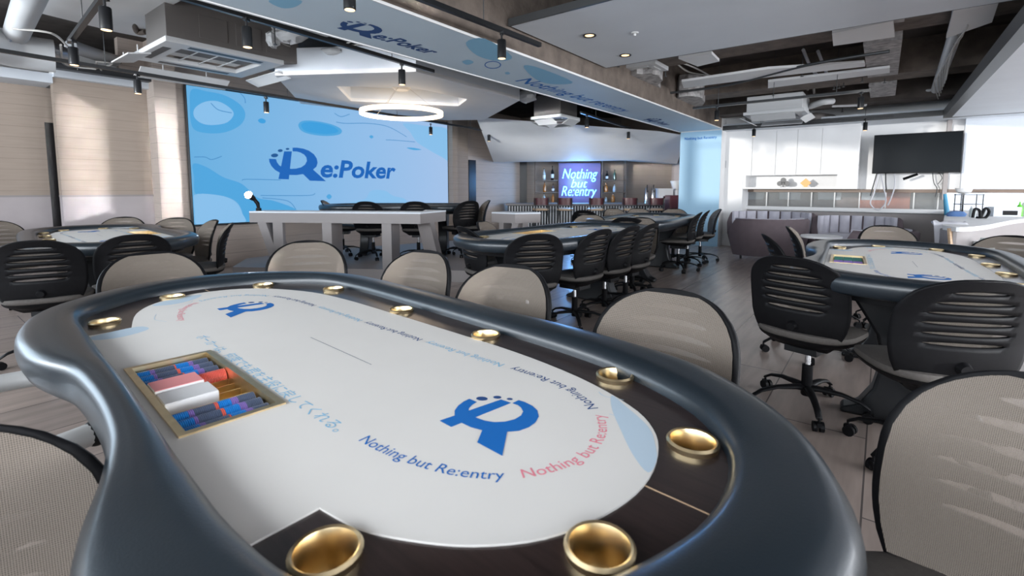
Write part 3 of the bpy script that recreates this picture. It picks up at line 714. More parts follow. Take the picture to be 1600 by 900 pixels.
for px, py in ((921, 55), (977, 86)):
    P = at(px, py, 2.6); d = empty('downlight', P); tag(d, 'recessed round downlight in the grey ceiling board, ' + ('the larger nearer one' if px < 950 else 'the smaller farther one'), 'downlight', 'downlights in the grey board')
    m = MB(); m.lathe([(.062, -.002), (.062, -.008), (.045, -.006), (.040, -.001)], seg=24, cap=False); m.build('bezel', 'blackmetal', d)
    m = MB(); m.cyl((0, 0, -.004), .040, .003, 24); m.build('lens', 'lampwarm', d)
P = at(992, 51, 2.6); m = MB(); m.lathe([(.035, 0), (.03, -.008), (.012, -.01), (.010, -.03), (.002, -.032)], seg=16); tag(m.build('sprinkler_head', 'offwhite', None, P), 'small white sprinkler head in the grey ceiling board', 'sprinkler')
# printed beam
bm_ = empty('printed_beam', R(0, 0), ROT); bm_['kind'] = 'structure'; bm_.name = 'ceiling_beam'
m = MB(); m.bb((-3.49, -3.0, 2.42), (-2.67, 10.45, ZS)); m.build('beam_core', 'concrete', bm_)
m = MB(); m.bb((-3.50, -3.0, 2.40), (-2.66, 10.45, 2.42)); m.build('soffit_board', 'white', bm_)
m = MB(); m.mi = 0; m.flat([(-3.495, -3.0), (-2.665, -3.0), (-2.665, 10.44), (-3.495, 10.44)], 2.3985)
def bxy(px, py): P = at(px, py, 2.4); return (P.x*CA-P.y*SA, P.x*SA+P.y*CA)
for pts, mi in (([(728, 66), (758, 60), (800, 88), (778, 95), (745, 86)], 3), ([(818, 103), (840, 105), (895, 128), (860, 131), (835, 122)], 3),
                ([(420, 0), (470, 0), (462, 10), (440, 12)], 3), ([(722, 96), (732, 93), (740, 97), (730, 101)], 3), ([(789, 113), (794, 112), (797, 115), (791, 116)], 3)):
    m.mi = mi; m.flat([bxy(*p) for p in spline([Vector(q) for q in pts], 4)], 2.3978)
m.mi = 4; rg = [bxy(*p) for p in circle(770, 101, 13, 20, 6)]; ri = [bxy(*p) for p in circle(770, 101, 11.6, 20, 4.9)]
m.add([(*p, 2.3977) for p in rg+ri], [(i, (i+1) % 20, 20+(i+1) % 20, 20+i) for i in range(20)])
a0 = bxy(530, 44); a1 = bxy(708, 84)
L = (a1[1]-a0[1])/4.75*1.12
def beamfn(x, y): return (a0[0]-.02+y*L*1.2, a0[1]-.07+x*L)
put_logo(m, 1, 2, beamfn, True, 2.3975)
t0, t1 = bxy(806, 125), bxy(985, 173)
vs, fs = text_polys('Nothing but re:entry', 1, .01); wd = max(v[0] for v in vs)
m.mi = 4; k = (t1[1]-t0[1])/wd; m.add([(t0[0]-.03+y*k*.95, t0[1]+x*k, 2.3975) for x, y, _ in vs], fs)
a2 = bxy(1003, 186); L2 = .26
put_logo(m, 1, 1, lambda x, y: (a2[0]-.02+y*L2*1.1, a2[1]+x*L2), True, 2.3975)
m.build('printed_film', ['paleblue', 'navy', 'navy', 'lblue', 'blue'], bm_, weld=False)
m = MB(); m.bb((-3.52, -3, 2.39), (-3.50, 10.45, 2.50)); m.build('edge_strip', 'white', bm_)
# ---------------------------------------------------------------- the big LED screen
sy0, sy1, sz0, sz1 = 2.735, 7.90, .675, 2.66
scn = empty('led_screen', R(XS, sy0, 0), ROT+PI/2); tag(scn, 'huge wall screen glowing light blue with a dark blue wordmark', 'screen')
W = sy1-sy0
m = MB(); m.bb((-.03, -.01, sz0-.03), (W+.03, .0, sz1+.03)); m.build('frame', 'trim', scn, (0, -.005, 0))
s_ = MB(); s_.bb((0, -.03, sz0), (W, -.008, sz1)); s_.build('display', 'screen', scn)
def scr(px, py, X=XS): 
    _, Y, z = onX(px, py, X); return (Y-sy0, z)
class FlatY(MB):
    pass
g = MB(); g.T = Matrix(((1, 0, 0, 0), (0, 0, -1, -.031), (0, 1, 0, 0), (0, 0, 0, 1)))   # (x,y,z) -> (x, -z-.031, y)
def cp(x, y): return scr(290+x*420/1600, 130+y*225/857)
def clampp(p): return (max(0.005, min(W-.005, p[0])), max(sz0+.005, min(sz1-.005, p[1])))
def blob(pts, mi, z): g.mi = mi; g.flat([clampp(cp(*p)) for p in spline([Vector(q) for q in pts], 5)], z)
blob([(30, 40), (120, 50), (230, 75), (320, 130), (350, 190), (320, 250), (240, 290), (150, 300), (60, 285), (28, 240), (20, 140)], 0, .001)
blob([(50, 150), (110, 112), (190, 110), (260, 150), (280, 190), (240, 235), (160, 250), (90, 240), (45, 200)], 1, .0015)
blob([(665, 250), (690, 226), (760, 225), (860, 245), (920, 275), (910, 305), (830, 315), (740, 305), (685, 285)], 0, .001)
blob([(682, 252), (700, 236), (760, 234), (850, 252), (900, 278), (890, 296), (820, 303), (740, 294), (700, 280)], 4, .0015)
blob([(425, 222), (445, 210), (470, 222), (465, 238), (440, 238)], 4, .001)
blob([(1088, 318), (1100, 310), (1112, 320), (1100, 330)], 0, .001); blob([(832, 675), (848, 660), (864, 675), (848, 690)], 0, .001)
blob([(40, 480), (120, 500), (220, 560), (330, 600), (420, 680), (520, 700), (650, 750), (640, 790), (400, 830), (340, 830), (330, 760), (290, 700), (200, 670), (60, 665), (45, 560)], 0, .001)
blob([(45, 665), (200, 668), (290, 705), (330, 770), (335, 840), (60, 842), (48, 760)], 1, .0015)
blob([(1290, 240), (1420, 255), (1568, 285), (1568, 455), (1520, 440), (1430, 390), (1370, 350), (1330, 290)], 3, .001)
blob([(980, 705), (1060, 690), (1100, 640), (1180, 640), (1230, 670), (1300, 690), (1300, 740), (980, 740)], 1, .001)
blob([(1310, 385), (1350, 385), (1398, 396), (1350, 398)], 0, .001)
def ln(pts, mi=2, wd=.006):
    c = spline([Vector(clampp(cp(*p))) for p in pts], 6, False); g.mi = mi
    for a, b in zip(c, c[1:]):
        d = (b-a).normalized(); n = Vector((-d.y, d.x))*wd; g.add([(*(a+n), .002), (*(a-n), .002), (*(b-n), .002), (*(b+n), .002)], [(0, 1, 2, 3)])
for pts in ([(145, 120), (190, 160), (270, 178)], [(45, 440), (110, 440), (150, 455), (210, 435)], [(330, 580), (360, 572), (560, 576)], [(440, 668), (720, 668), (765, 655)], [(450, 682), (600, 700), (650, 750)],
            [(890, 232), (950, 240), (1080, 240), (1200, 260), (1310, 320)], [(1185, 338), (1240, 340), (1360, 350)], [(880, 180), (920, 200), (970, 185)], [(320, 60), (345, 90), (350, 120)]): ln(pts)
g.mi = 5
lx0, lz1 = cp(487, 380); lx1, _ = cp(1350, 500); _, lz0 = cp(800, 583)
LH = lz1-lz0+.02
kx = (lx1-lx0)/4.78
put_logo(g, 5, 6, lambda x, y: (lx0+x*kx, lz0+y*LH), True, .003)
g.build('screen_picture', ['s1', 's3', 's4', 's3', 's6', 's2', 's5'], scn, weld=False)
# ---------------------------------------------------------------- stage, desks and clamp light
w = MB()
sp = [at(392, 419, .15), at(562, 424, .15), at(760, 412, .15)]
q0 = Vector((-3.75, 6.35)); q1 = Vector((.35, 6.15))
w.prism([(-3.75, 6.40), (.1, 6.05), (.75, 8.2), (-.9, 9.9), (-3.55, 8.0), (-4.0, 7.2)], 0, .15); st('floor_stage', w, 'desk', rz=0)
def angled_desk(pts, label, depth=.34, ztop=.90, zbot=.15, legs=()):
    d = empty('broadcast_desk', (pts[0][0], pts[0][1], zbot)); o = Vector((pts[0][0], pts[0][1])); tag(d, label, 'desk', 'angular white desks')
    P = [Vector(p)-o for p in pts]
    back = []
    for i, p in enumerate(P):
        dr = (P[min(i+1, len(P)-1)]-P[max(i-1, 0)]).normalized(); back.append(p+Vector((-dr.y, dr.x))*depth)
    t = ztop-zbot
    top = MB(); top.prism(P+back[::-1], t-.022, t); top.build('desk_top', 'greypanel', d, bevel=.003)
    fa = MB(); fa.prism([p*.998+Vector((0, .004)) for p in P]+[p+(b-p)*.12 for p, b in zip(P, back)][::-1], t-.15, t-.022); fa.build('fascia', 'desk', d)
    for (x0, x1, tx0, tx1, dd) in legs:
        # leg: quadrilateral panel from (x0..x1) at floor to (tx0..tx1) at top, along the front line
        def on(s):
            s = max(0, s)
            for a, b in zip(P, P[1:]):
                l = (b-a).length
                if s <= l or b is P[-1]: u = (b-a)/l; return a+u*s, Vector((-u.y, u.x))
                s -= l
        L_ = MB(); (a, n), (b, _) = on(x0), on(x1); (e, _), (f_, _) = on(tx0), on(tx1)
        a, b, e, f_ = [q+n*.02 for q in (a, b, e, f_)]
        k = n*dd
        L_.loft([[(a.x, a.y, 0), (b.x, b.y, 0), (b.x+k.x, b.y+k.y, 0), (a.x+k.x, a.y+k.y, 0)], [(e.x, e.y, t-.15), (f_.x, f_.y, t-.15), (f_.x+k.x, f_.y+k.y, t-.15), (e.x+k.x, e.y+k.y, t-.15)]])
        L_.build('leg', 'desk', d)
    return d
A0 = atd(389, 330, 6.45); A1 = atd(657, 334, 6.15); A2 = atd(697, 332, 6.75)
dk = angled_desk([(A0.x, A0.y), (A1.x, A1.y), (A2.x, A2.y)], 'long pale grey angular desk on the stage in front of the blue screen', legs=((.30, .42, .10, .22, .30), (.32, .46, .32, .46, .06), (1.02, 1.15, 1.02, 1.15, .30), (1.84, 1.97, 1.84, 1.97, .30), (2.86, 2.98, 2.62, 2.74, .2)), ztop=A0.z)
B0 = atd(768, 325, 7.0); B1 = atd(805, 333, 6.75); B2 = atd(845, 334, 6.9)
angled_desk([(B0.x, B0.y), (B1.x, B1.y), (B2.x, B2.y)], 'shorter pale angular desk with slanted leg right of the stage table', ztop=.86, zbot=0, depth=.35, legs=((.12, .2, .12, .2, .2), (.12, .24, .36, .46, .2), (.55, .63, .55, .63, .2)))
cl = empty('clamp_light', (A0.x+.10, A0.y+.06, A0.z)); tag(cl, 'small clamp spotlight shining brightly on the left end of the stage desk', 'lamp')
m = MB(); m.box((0, 0, .02), (.05, .05, .04)); m.tube([(0, 0, .04), (-.01, 0, .10), (-.05, -.01, .16)], [.02, .026, .024], 10); m.build('lamp_body', 'blackpl', cl)
m = MB(); m.tube([(-.05, -.012, .16), (-.09, -.05, .21)], [.03, .045], 14); m.build('lamp_head', 'blackpl', cl)
m = MB(); m.sphere((-.095, -.058, .215), .048); m.build('bulb', 'spot', cl)
# ---------------------------------------------------------------- bar
zB = 0
def bw(px, py, d): P = atd(px, py, d); return P
DC, DB = 12.4, 13.6
w = MB(); L0 = atd(722, 300, DB); R0 = atd(1075, 300, DB)
w.bb((L0.x-.2, DB, 0), (R0.x+.3, DB+.15, ZS)); st('wall_bar', w, 'board', rz=0)
w = MB(); x0, x1 = atd(803, 300, DB).x, atd(823, 300, DB).x; w.bb((x0, DB-.03, 0), (x1, DB+.01, atd(810, 254, DB).z+.2)); st('door_2', w, 'doorblack', rz=0)
w = MB(); a = onX(732, 300, XS-.15); b = onX(743, 300, XS-.15); w.bb((XS-.16, a[1], 0), (XS-.13, b[1], onX(737, 250, XS-.15)[2])); st('door_3', w, 'doorblack')
# counter
ct = empty('bar_counter', (atd(790, 318, DC).x, DC, 0)); tag(ct, 'long bar counter with a white ribbed front beneath a pale worktop', 'bar counter')
zct = atd(900, 318, DC).z; cw = atd(1040, 318, DC).x-atd(790, 318, DC).x
MB().bb((0, -.02, zct-.05), (cw, .60, zct)).build('worktop', 'desk', ct, bevel=.005)
m = MB(); m.bb((0.05, .12, 0), (cw-.05, .5, zct-.05)); m.build('counter_front', 'trim', ct)
m = MB(); n = 56
for i in range(n): x = .1+(cw-.2)*i/(n-1); m.bb((x-.012, .095, .06), (x+.012, .12, zct-.07))
m.build('ribbed_cladding', 'white', ct)
# suspended white hood over the bar
h = MB()
hp = [atd(771, 253, 12.0), atd(990, 250, 12.0), atd(1058, 256, 12.6)]
tp = [atd(744, 183, 9.6), atd(1030, 205, 9.8), atd(1072, 212, 10.6)]
zh = hp[0].z
h.add([tuple(hp[0]), tuple(hp[1]), tuple(tp[1]), tuple(tp[0]), tuple(hp[2]), tuple(tp[2])], [(0, 1, 2, 3), (1, 4, 5, 2)])
hb = [(p.x, p.y+1.3, p.z+.06) for p in hp]; ht = [(p.x, p.y+2.4, p.z+.2) for p in tp]
h.add([tuple(hp[0]), tuple(hp[1]), tuple(hp[2]), hb[2], hb[1], hb[0]], [(0, 1, 4, 5), (1, 2, 3, 4)])
h.add([tuple(hp[0]), tuple(tp[0]), ht[0], hb[0]], [(0, 1, 2, 3)]); h.add([tuple(hp[2]), tuple(tp[2]), ht[2], hb[2]], [(0, 1, 2, 3)]); h.add([tuple(tp[0]), tuple(tp[1]), tuple(tp[2]), ht[2], ht[1], ht[0]], [(0, 1, 4, 5), (1, 2, 3, 4)]); h.add([hb[0], hb[1], hb[2], ht[2], ht[1], ht[0]], [(0, 1, 4, 5), (1, 2, 3, 4)])
st('ceiling_bar_hood', h, 'white', rz=0, ang=10)
w = MB(); w.bb((atd(1050, 250, DB).x, 11.3, 0), (atd(1050, 250, DB).x+.12, DB, ZS)); st('wall_bar_side', w, 'stagewall', rz=0)
# shelves with bottles
DSF = 13.35
for side, (pa, pb) in (('left', (836, 872)), ('right', (939, 976))):
    xa, xb = atd(pa, 300, DSF).x, atd(pb, 300, DSF).x
    sh = empty('bottle_shelf', (xa, DSF, 0)); tag(sh, 'brown open bottle shelf on the %s of the blue neon sign' % side, 'shelf', 'bottle shelves')
    z1, z2, z3 = atd(850, 281.5, DSF).z, atd(850, 300, DSF).z, atd(850, 316, DSF).z
    for z in (z1, z2): MB().bb((0, -.13, z-.02), (xb-xa, .12, z)).build('board', 'shelfwood', sh)
    MB().bb((0, -.13, z3-.5), (xb-xa, .12, z3)).build('back_counter', 'shelfwood', sh)
    for x in (0, xb-xa): MB().bb((x-.012, -.13, z3), (x+.012, .12, 2.15)).build('upright', 'shelfwood', sh)
def bottle(px, ptop, pbase, m, label, lab='card', fat=1.0):
    z0 = {0: z1, 1: z2, 2: z3}[pbase]; zt_ = atd(px, ptop, DSF-.02).z; hgt = max(.16, zt_-z0)
    b = empty('bottle', (atd(px, 300, DSF-.02).x, DSF-.02, z0)); r = .042*fat
    q = MB(); q.lathe([(r*.9, 0), (r, .01), (r, hgt*.55), (r*.75, hgt*.66), (r*.32, hgt*.76), (r*.30, hgt*.93)], seg=14); q.build('body', m, b)
    q = MB(); q.lathe([(r*.36, hgt*.92), (r*.36, hgt)], seg=12); q.build('cap', 'blackpl', b)
    q = MB(); q.lathe([(r*1.02, hgt*.15), (r*1.02, hgt*.42)], seg=14, cap=False); q.build('label', lab, b)
    tag(b, label, 'bottle', 'bottles on the bar shelves')
for a in ((850, 263, 0, 'clear', 'silver bottle on the upper left bar shelf'), (863, 259, 0, 'blackpl', 'dark bottle with white label on the upper left bar shelf'), (948, 267, 0, 'blackpl', 'dark bottle on the upper right bar shelf'), (960, 265, 0, 'dkgreen', 'green bottle on the upper right bar shelf', 'dkgreen'),
          (851, 284, 1, 'amber', 'amber bottle on the middle left bar shelf', 'amber'), (864, 287, 1, 'mauve', 'dull pink bottle on the middle left bar shelf'), (947, 286, 1, 'amber', 'squat amber bottle on the middle right bar shelf', 'amber', 1.3), (960, 287, 1, 'clear', 'clear bottle on the middle right bar shelf', 'cloth'),
          (850, 302, 2, 'clear', 'clear bottle on the bar back counter, left of the neon sign', 'cloth'), (864, 302, 2, 'amber', 'amber bottle on the bar back counter, left of the neon sign', 'amber'), (947, 308, 2, 'clear', 'small clear bottle on the bar back counter, right of the neon sign', 'cloth'), (958, 302, 2, 'amber', 'amber bottle on the bar back counter, right of the neon sign', 'amber', 1.2)): bottle(*a)
# neon sign
DN = 13.2
ns = empty('neon_sign', (atd(873, 300, DN).x, DN, 0)); tag(ns, 'blue neon sign with three lines of script on a violet board behind the bar', 'neon sign')
nw = atd(938, 300, DN).x-atd(873, 300, DN).x; nz0, nz1 = atd(900, 317, DN).z, atd(900, 255, DN).z
MB().bb((0, 0, nz0), (nw, .03, nz1)).build('backing_board', 'neonboard', ns)
m = MB()
for txt, cxp, yb, h_ in (('Nothing', 905, 279, 21), ('but', 904, 293, 18), ('Re:entry', 904, 306, 21)):
    vs, fs = text_polys(txt, 1, -.012, .3); wd = max(v[0] for v in vs); k = h_/753.3*DN*1.05
    kx_ = min(k, .86*nw/wd); zc = atd(900, yb, DN).z; xc = atd(cxp, 300, DN).x-atd(873, 300, DN).x
    V = [(xc+(x-wd/2)*kx_, -.012, zc+y*k) for x, y, _ in vs]
    n = len(V); m.add(V+[(a, -.004, c) for a, b, c in V], fs+[tuple(i+n for i in q) for q in fs])
m.build('neon_lettering', 'neon', ns, weld=False)
# bar equipment
def on_counter(px, dz=0, d=DC+.25): return (atd(px, 300, d).x, d, zct+dz)
m = MB(); m.box((0, 0, .19), (.36, .30, .34)); m.box((0, 0, .37), (.38, .32, .03)); m.box((0, -.17, .10), (.30, .06, .03)); e = m.build('machine_body', 'whitemetal', None)
em = empty('coffee_machine', on_counter(1038)); tag(em, 'boxy white coffee machine on the right end of the bar counter', 'coffee machine'); e.parent = em
m = MB(); m.box((-.07, -.19, .16), (.05, .08, .06)); m.box((.07, -.19, .16), (.05, .08, .06)); m.build('group_head', 'chrome', em)
gr = empty('coffee_grinder', on_counter(1056)); tag(gr, 'pale coffee grinder with a funnel hopper on the bar counter', 'grinder')
MB().lathe([(.09, 0), (.09, .3), (.07, .36)], seg=14).build('base', 'whitemetal', gr); MB().lathe([(.07, .36), (.15, .56), (.15, .58)], seg=14).build('hopper', 'offwhite', gr)
for px, lb in ((1010, 'left'), (1020, 'right')):
    t = empty('beer_tap', on_counter(px)); tag(t, 'chrome drink tap column on the bar counter, %s of the pair' % lb, 'tap', 'chrome taps on the bar')
    MB().lathe([(.04, 0), (.035, .02), (.035, .38), (.04, .40)], seg=14).build('column', 'chrome', t); m = MB(); m.tube([(0, -.03, .33), (0, -.12, .33), (0, -.12, .28)], .012, 8); m.tube([(0, -.05, .35), (0, -.06, .48)], .012, 8); m.build('spout', 'blackpl', t)
mc = empty('maroon_cabinet', (atd(1056, 300, 11.9).x, 11.9, 0)); tag(mc, 'dark maroon cabinet at the right end of the bar', 'cabinet')
mz = atd(1056, 305, 11.9).z; mw = 26/753.3*11.9
MB().box((0, 0, mz/2), (mw, .4, mz)).build('cabinet_body', 'maroon', mc, bevel=.01); MB().box((0, -.205, mz*.5), (mw*.86, .012, mz*.85)).build('door', 'maroon', mc)
# bar stools
def stool():
    r = empty('bar_stool')
    m = MB(); m.loft([sup(.17, .17, .655), sup(.20, .20, .67), sup(.20, .20, .70), sup(.17, .17, .715)]); m.build('seat', 'wood', r)
    m = MB(); vs = []
    L_ = []
    for k in range(9):
        a = PI*(.12+.76*k/8); L_.append([(-.20*math.cos(a)*1.0, -.05-.17*math.sin(a), .80), (-.20*math.cos(a), -.05-.17*math.sin(a), .97), (-.185*math.cos(a), -.05-.15*math.sin(a), .97), (-.185*math.cos(a), -.05-.15*math.sin(a), .80)])
    m.loft(L_); m.build('backrest', 'maroon', r)
    for sx in (-1, 1):
        for sy in (-1, 1):
            m = MB(); m.tube([(sx*.21, sy*.21, 0), (sx*.15, sy*.15, .66)]+([(sx*.17, -.17, .95)] if sy < 0 else []), .014, 8); m.build('leg', 'blackmetal', r)
    m = MB()
    for a, b in (((-.19, -.19), (.19, -.19)), ((.19, -.19), (.19, .19)), ((.19, .19), (-.19, .19)), ((-.19, .19), (-.19, -.19))): m.tube([(a[0], a[1], .25), (b[0], b[1], .25)], .010, 6)
    m.build('footrest', 'blackmetal', r); return r
s0 = stool()
for i, (px, nm) in enumerate(((845, 'first from the left'), (883, 'second from the left'), (931, 'third from the left'), (983, 'fourth from the left'), (1025, 'last on the right'))):
    o = s0 if i == 0 else copy_tree(s0); o.location = (atd(px, 300, 11.95).x, 11.95, 0); o.rotation_euler = (0, 0, random.uniform(-.15, .15))
    tag(o, 'maroon-backed bar stool at the ribbed counter, ' + nm, 'bar stool', 'bar stools at the counter')
# red object on far chair
m = MB(); m.lathe([(.03, 0), (.045, .01), (.045, .05), (.02, .075)], seg=14); 
# ---------------------------------------------------------------- lounge
def curved_sofa(loc, rz, r, a0, a1, hgt, seat, m_out, m_in, label, chan=9, cat='sofa'):
    s = empty('lounge_sofa', loc, rz); tag(s, label, cat, 'curved velvet seats in the lounge')
    n = 26; ob = MB(); L_ = []
    for i in range(n+1):
        a = a0+(a1-a0)*i/n; c, q = math.cos(a), math.sin(a); e = min(1, 3.5*min(i, n-i)/n+.75)
        prof = [(r-.02, .06), (r+.05, hgt*.55*e), (r+.06, hgt*e-.03), (r+.02, hgt*e), (r-.03, hgt*e-.03), (r-.06, hgt*.5*e), (r-.08, .06)]
        L_.append([(c*p*1.0, q*p*.78, z) for p, z in prof])
    ob.loft(L_); ob.build('back_shell', m_out, s, ang=50)
    for k in range(chan):
        b0 = a0+(a1-a0)*(k+.08)/chan; b1 = a0+(a1-a0)*(k+.92)/chan; L2 = []
        for j in range(7):
            a = b0+(b1-b0)*j/6; bul = math.sin(PI*j/6)**.6*.035
            L2.append([(math.cos(a)*(r-.07-bul), math.sin(a)*(r-.07-bul)*.78, z) for z in (.36, .5, hgt+.005)]+[(math.cos(a)*(r-.03), math.sin(a)*(r-.03)*.78, z) for z in (hgt+.005, .36)])
        q = MB(); q.loft(L2); q.build('back_channel', m_in, s)
    q = MB(); N = 30; rr = r-.08
    q.loft([[(math.cos(a0+(a1-a0)*k/N)*rr*f_, math.sin(a0+(a1-a0)*k/N)*rr*.78*f_, z) for k in range(N+1)] for f_, z in ((.92, .10), (.98, .13), (1, .38), (.97, .42), (.85, .43))]); q.build('seat_cushion', m_in, s)
    for a in (a0+.3, (a0+a1)/2, a1-.3):
        q = MB(); q.cyl((math.cos(a)*r*.9, math.sin(a)*r*.7, 0), .018, .08, 10); q.build('foot', 'blackmetal', s)
    return s
p = atd(1199, 380, 8.35)
curved_sofa((p.x, p.y+.05, 0), 0, .62, PI+.1, 2*PI-.1, .69, .42, 'mauve', 'lilac', 'mauve curved sofa seen from its rounded back, beside the black profile chair')
p = atd(1196, 380, 9.35); curved_sofa((p.x, p.y-.1, 0), ROT, .72, .1, PI-.1, .74, .42, 'mauve', 'lilac', 'pale channel-backed sofa standing against the window wall behind the mauve one')
p = atd(1335, 380, 8.1); curved_sofa((p.x, p.y, 0), ROT, .58, .05, PI-.05, .72, .42, 'mauve', 'lilac', 'lilac channel-backed curved sofa right of the round white table')
p = atd(1368, 380, 5.9); curved_sofa((p.x, p.y, 0), .2, .42, PI+.0, 2*PI+.0, .70, .42, 'mauve', 'lilac', 'dark curved armchair seen from its back beyond the right table', 6, 'armchair')
p = atd(1283, 370, 6.3); tb = empty('round_table', (p.x, p.y, 0)); tag(tb, 'small round white table with a dark pedestal among the sofas', 'table')
MB().lathe([(.23, .555), (.235, .56), (.235, .58), (.23, .585)], seg=32).build('table_top', 'white', tb); MB().lathe([(.16, 0), (.15, .02), (.06, .10), (.04, .3), (.06, .52), (.10, .556)], seg=24).build('pedestal', 'blackmetal', tb)
m = MB(); p = onY(1302, 343, YB-.6); m.tube([(-.05, 0, 0), (.06, .02, .0)], [.05, .055], 16)
P_ = R(p[0], YB-1.0, .78); 
# ---------------------------------------------------------------- TV and its cables
tx0, tx1 = -.18, 1.00; tz0, tz1 = 1.465, 2.15; TYp = 10.9
tv = empty('television', R(0, 0), ROT); tag(tv, 'large black wall television between the white cupboards, switched off', 'television')
MB().bb((tx0, TYp, tz0), (tx1, TYp+.05, tz1)).build('casing', 'blackpl', tv, bevel=.006); MB().bb((tx0+.012, TYp-.003, tz0+.02), (tx1-.012, TYp+.001, tz1-.012)).build('panel', 'tvglass', tv)
m = MB(); m.bb((tx0+.35, TYp+.05, tz0+.15), (tx1-.35, YB, tz1-.15)); m.build('bracket', 'blackmetal', tv)
def cable(pts, m, label, r=.006, name='cable', grp='cables below the television'):
    c = MB(); c.tube(spline([Vector(p) for p in pts], 6, False), r, 6); return tag(c.build(name, m), label, 'cable', grp)
def wy(px, py, Y=YB-.25): a = onY(px, py, Y); return R(*a)
cable([wy(1373, 268), wy(1366, 300), wy(1360, 318), wy(1372, 328), wy(1384, 315), wy(1380, 290), wy(1376, 268)], 'cloth', 'white cable hanging in a long loop under the television', .011)
cable([wy(1397, 268), wy(1398, 290), wy(1392, 310), wy(1387, 321)], 'cloth', 'white cable hanging straight down beside the loop under the television', .011)
cable([wy(1371, 268), wy(1364, 292), wy(1360, 306)], 'trim', 'black cable hanging at the left under the television', .010)
cable([wy(1384, 268), wy(1384, 285), wy(1385, 298)], 'trim', 'short black cable under the television, middle one', .010)
cable([wy(1457, 268), wy(1459, 285), wy(1464, 295), wy(1461, 308)], 'trim', 'thin black lead hanging at the right under the television', .006)
cable([wy(1465, 268), wy(1472, 278), wy(1465, 288)], 'trim', 'thin curled black lead at the right corner of the television', .006)
m = MB(); a, b = wy(1411, 280, 10.85), wy(1434, 272, 10.85); m.tube([a, b], .022, 4); tag(m.build('sensor_bar', 'blackpl'), 'tilted slim black bar hanging under the television', 'sensor bar')
w = MB(); x = onY(1478, 270, YB-.1)[0]; w.bb((x-.03, YB-.15, 1.0), (x+.03, YB, 2.37)); st('trim_post', w, 'desk')
# ---------------------------------------------------------------- right hand counter and clutter
rc = empty('service_counter', (0, 0, 0)); tag(rc, 'white service counter with a curved front at the right edge below the windows', 'counter')
ZC = .82
fp = [at(1473, 352, ZC), at(1500, 355, ZC), at(1540, 352, ZC), at(1600, 342, ZC), at(1700, 336, ZC)]
bp_ = [at(1474, 333, ZC), at(1550, 334, ZC), at(1740, 330, ZC)]
fr_ = [Vector((p.x, p.y)) for p in fp]; 
bk = [Vector(R(*(onY(px, 320, YB-.18)[0:1]+(YB-.18,)))[:2]) for px in (1478, 1550, 1690)]
m = MB(); fs_ = [Vector(q) for q in spline(fr_, 6, False)]; m.plate(fs_+bk[::-1], [], ZC-.045, ZC); m.build('worktop', 'white', rc)
m = MB(); inn_ = [q+Vector((.02, .05)) for q in fs_]; m.plate(inn_+bk[::-1], [], .0, ZC-.045); m.build('counter_body', 'desk', rc)
def C(px, py, z=ZC): return at(px, py, z)
def onc(px, t): # point on counter top at depth fraction
    a = C(px, 350-12*t); return (a.x, a.y, ZC)
m = MB()
P = C(1486, 350)
L_ = []
for i in range(9):
    u = i/8; x = -.14+.28*u
    L_.append([(x, .06, .012+.02*math.sin(i*1.7)), (x*1.02, -.03+.012*math.sin(i*2.1), .014+.015*math.cos(i*2)), (x*1.02, -.07+.015*math.sin(i*2.6), -.03), (x*.9+.01*math.sin(i*3), -.075+.02*math.sin(i*2.2), -.16-.07*math.sin(i*1.1+1)), (x*.9, -.070+.02*math.sin(i*2.2), -.16-.07*math.sin(i*1.1+1)), (x*1.0, -.06+.015*math.sin(i*2.6), -.03), (x, .06, .004)])
m.loft(L_); d = m.build('cleaning_cloth', 'cloth', None, (P.x, P.y+.02, ZC+.005), (0, 0, -.5), ang=80); tag(d, 'white rag draped over the left corner of the service counter', 'cloth')
m = MB(); m.loft([[(q[0], q[1], z) for q in circle(0, 0, r_, 16, r_*.6)] for r_, z in ((.11, 0), (.13, .03), (.09, .065), (.03, .075))]); tag(m.build('folded_cloth', 'bluecloth', None, onc(1494, 1)), 'crumpled blue cloth on the left of the service counter', 'cloth')
m = MB(); P = onc(1480, 1.15); m.tube([P, (P[0]-.01, P[1]+.05, P[2]+.30)], [.035, .02], 12); tag(m.build('spray_tube', 'bluepl'), 'teal blue upright tube behind the rags', 'tube')
g = empty('glass_bowl_stand', onc(1503, 1.25)); tag(g, 'glass bowl raised on a dark stand in front of the window', 'bowl on stand')
MB().lathe([(.05, 0), (.05, .01), (.012, .02), (.012, .30), (.05, .305)], seg=14).build('stand', 'blackmetal', g); MB().lathe([(.05, .305), (.085, .33), (.10, .385), (.095, .385), (.08, .335), (.04, .312)], seg=20).build('bowl', 'whitemetal', g)
m = MB(); 
rk = empty('wire_rack', onc(1512, 1.25)); tag(rk, 'dark wire rack before the window on the service counter', 'rack')
q = MB()
for x in (-.16, .16):
    for y in (-.05, .05): q.tube([(x, y, 0), (x, y, .30)], .007, 6)
q.build('upright', 'blackmetal', rk); q = MB()
for z in (.15, .29): q.box((0, 0, z), (.34, .12, .012))
q.build('shelf', 'blackmetal', rk)
b = empty('jar', onc(1519, .9)); tag(b, 'small clear jar with white cap on the service counter', 'jar'); MB().lathe([(.03, 0), (.035, .01), (.035, .10), (.025, .12)], seg=14).build('body', 'clear', b); MB().lathe([(.026, .12), (.026, .145)], seg=12).build('lid', 'white', b)
m = MB(); m.tube(spline([(-.10, 0, .012), (-.08, 0, .12), (-.02, 0, .10), (0, 0, .02), (.05, 0, .13), (.10, 0, .09), (.08, .02, .012), (-.02, .03, .012)], 6, False), .016, 8); tag(m.build('black_strap', 'blackpl', None, onc(1532, .7)), 'looped black strap lying on the service counter', 'strap')
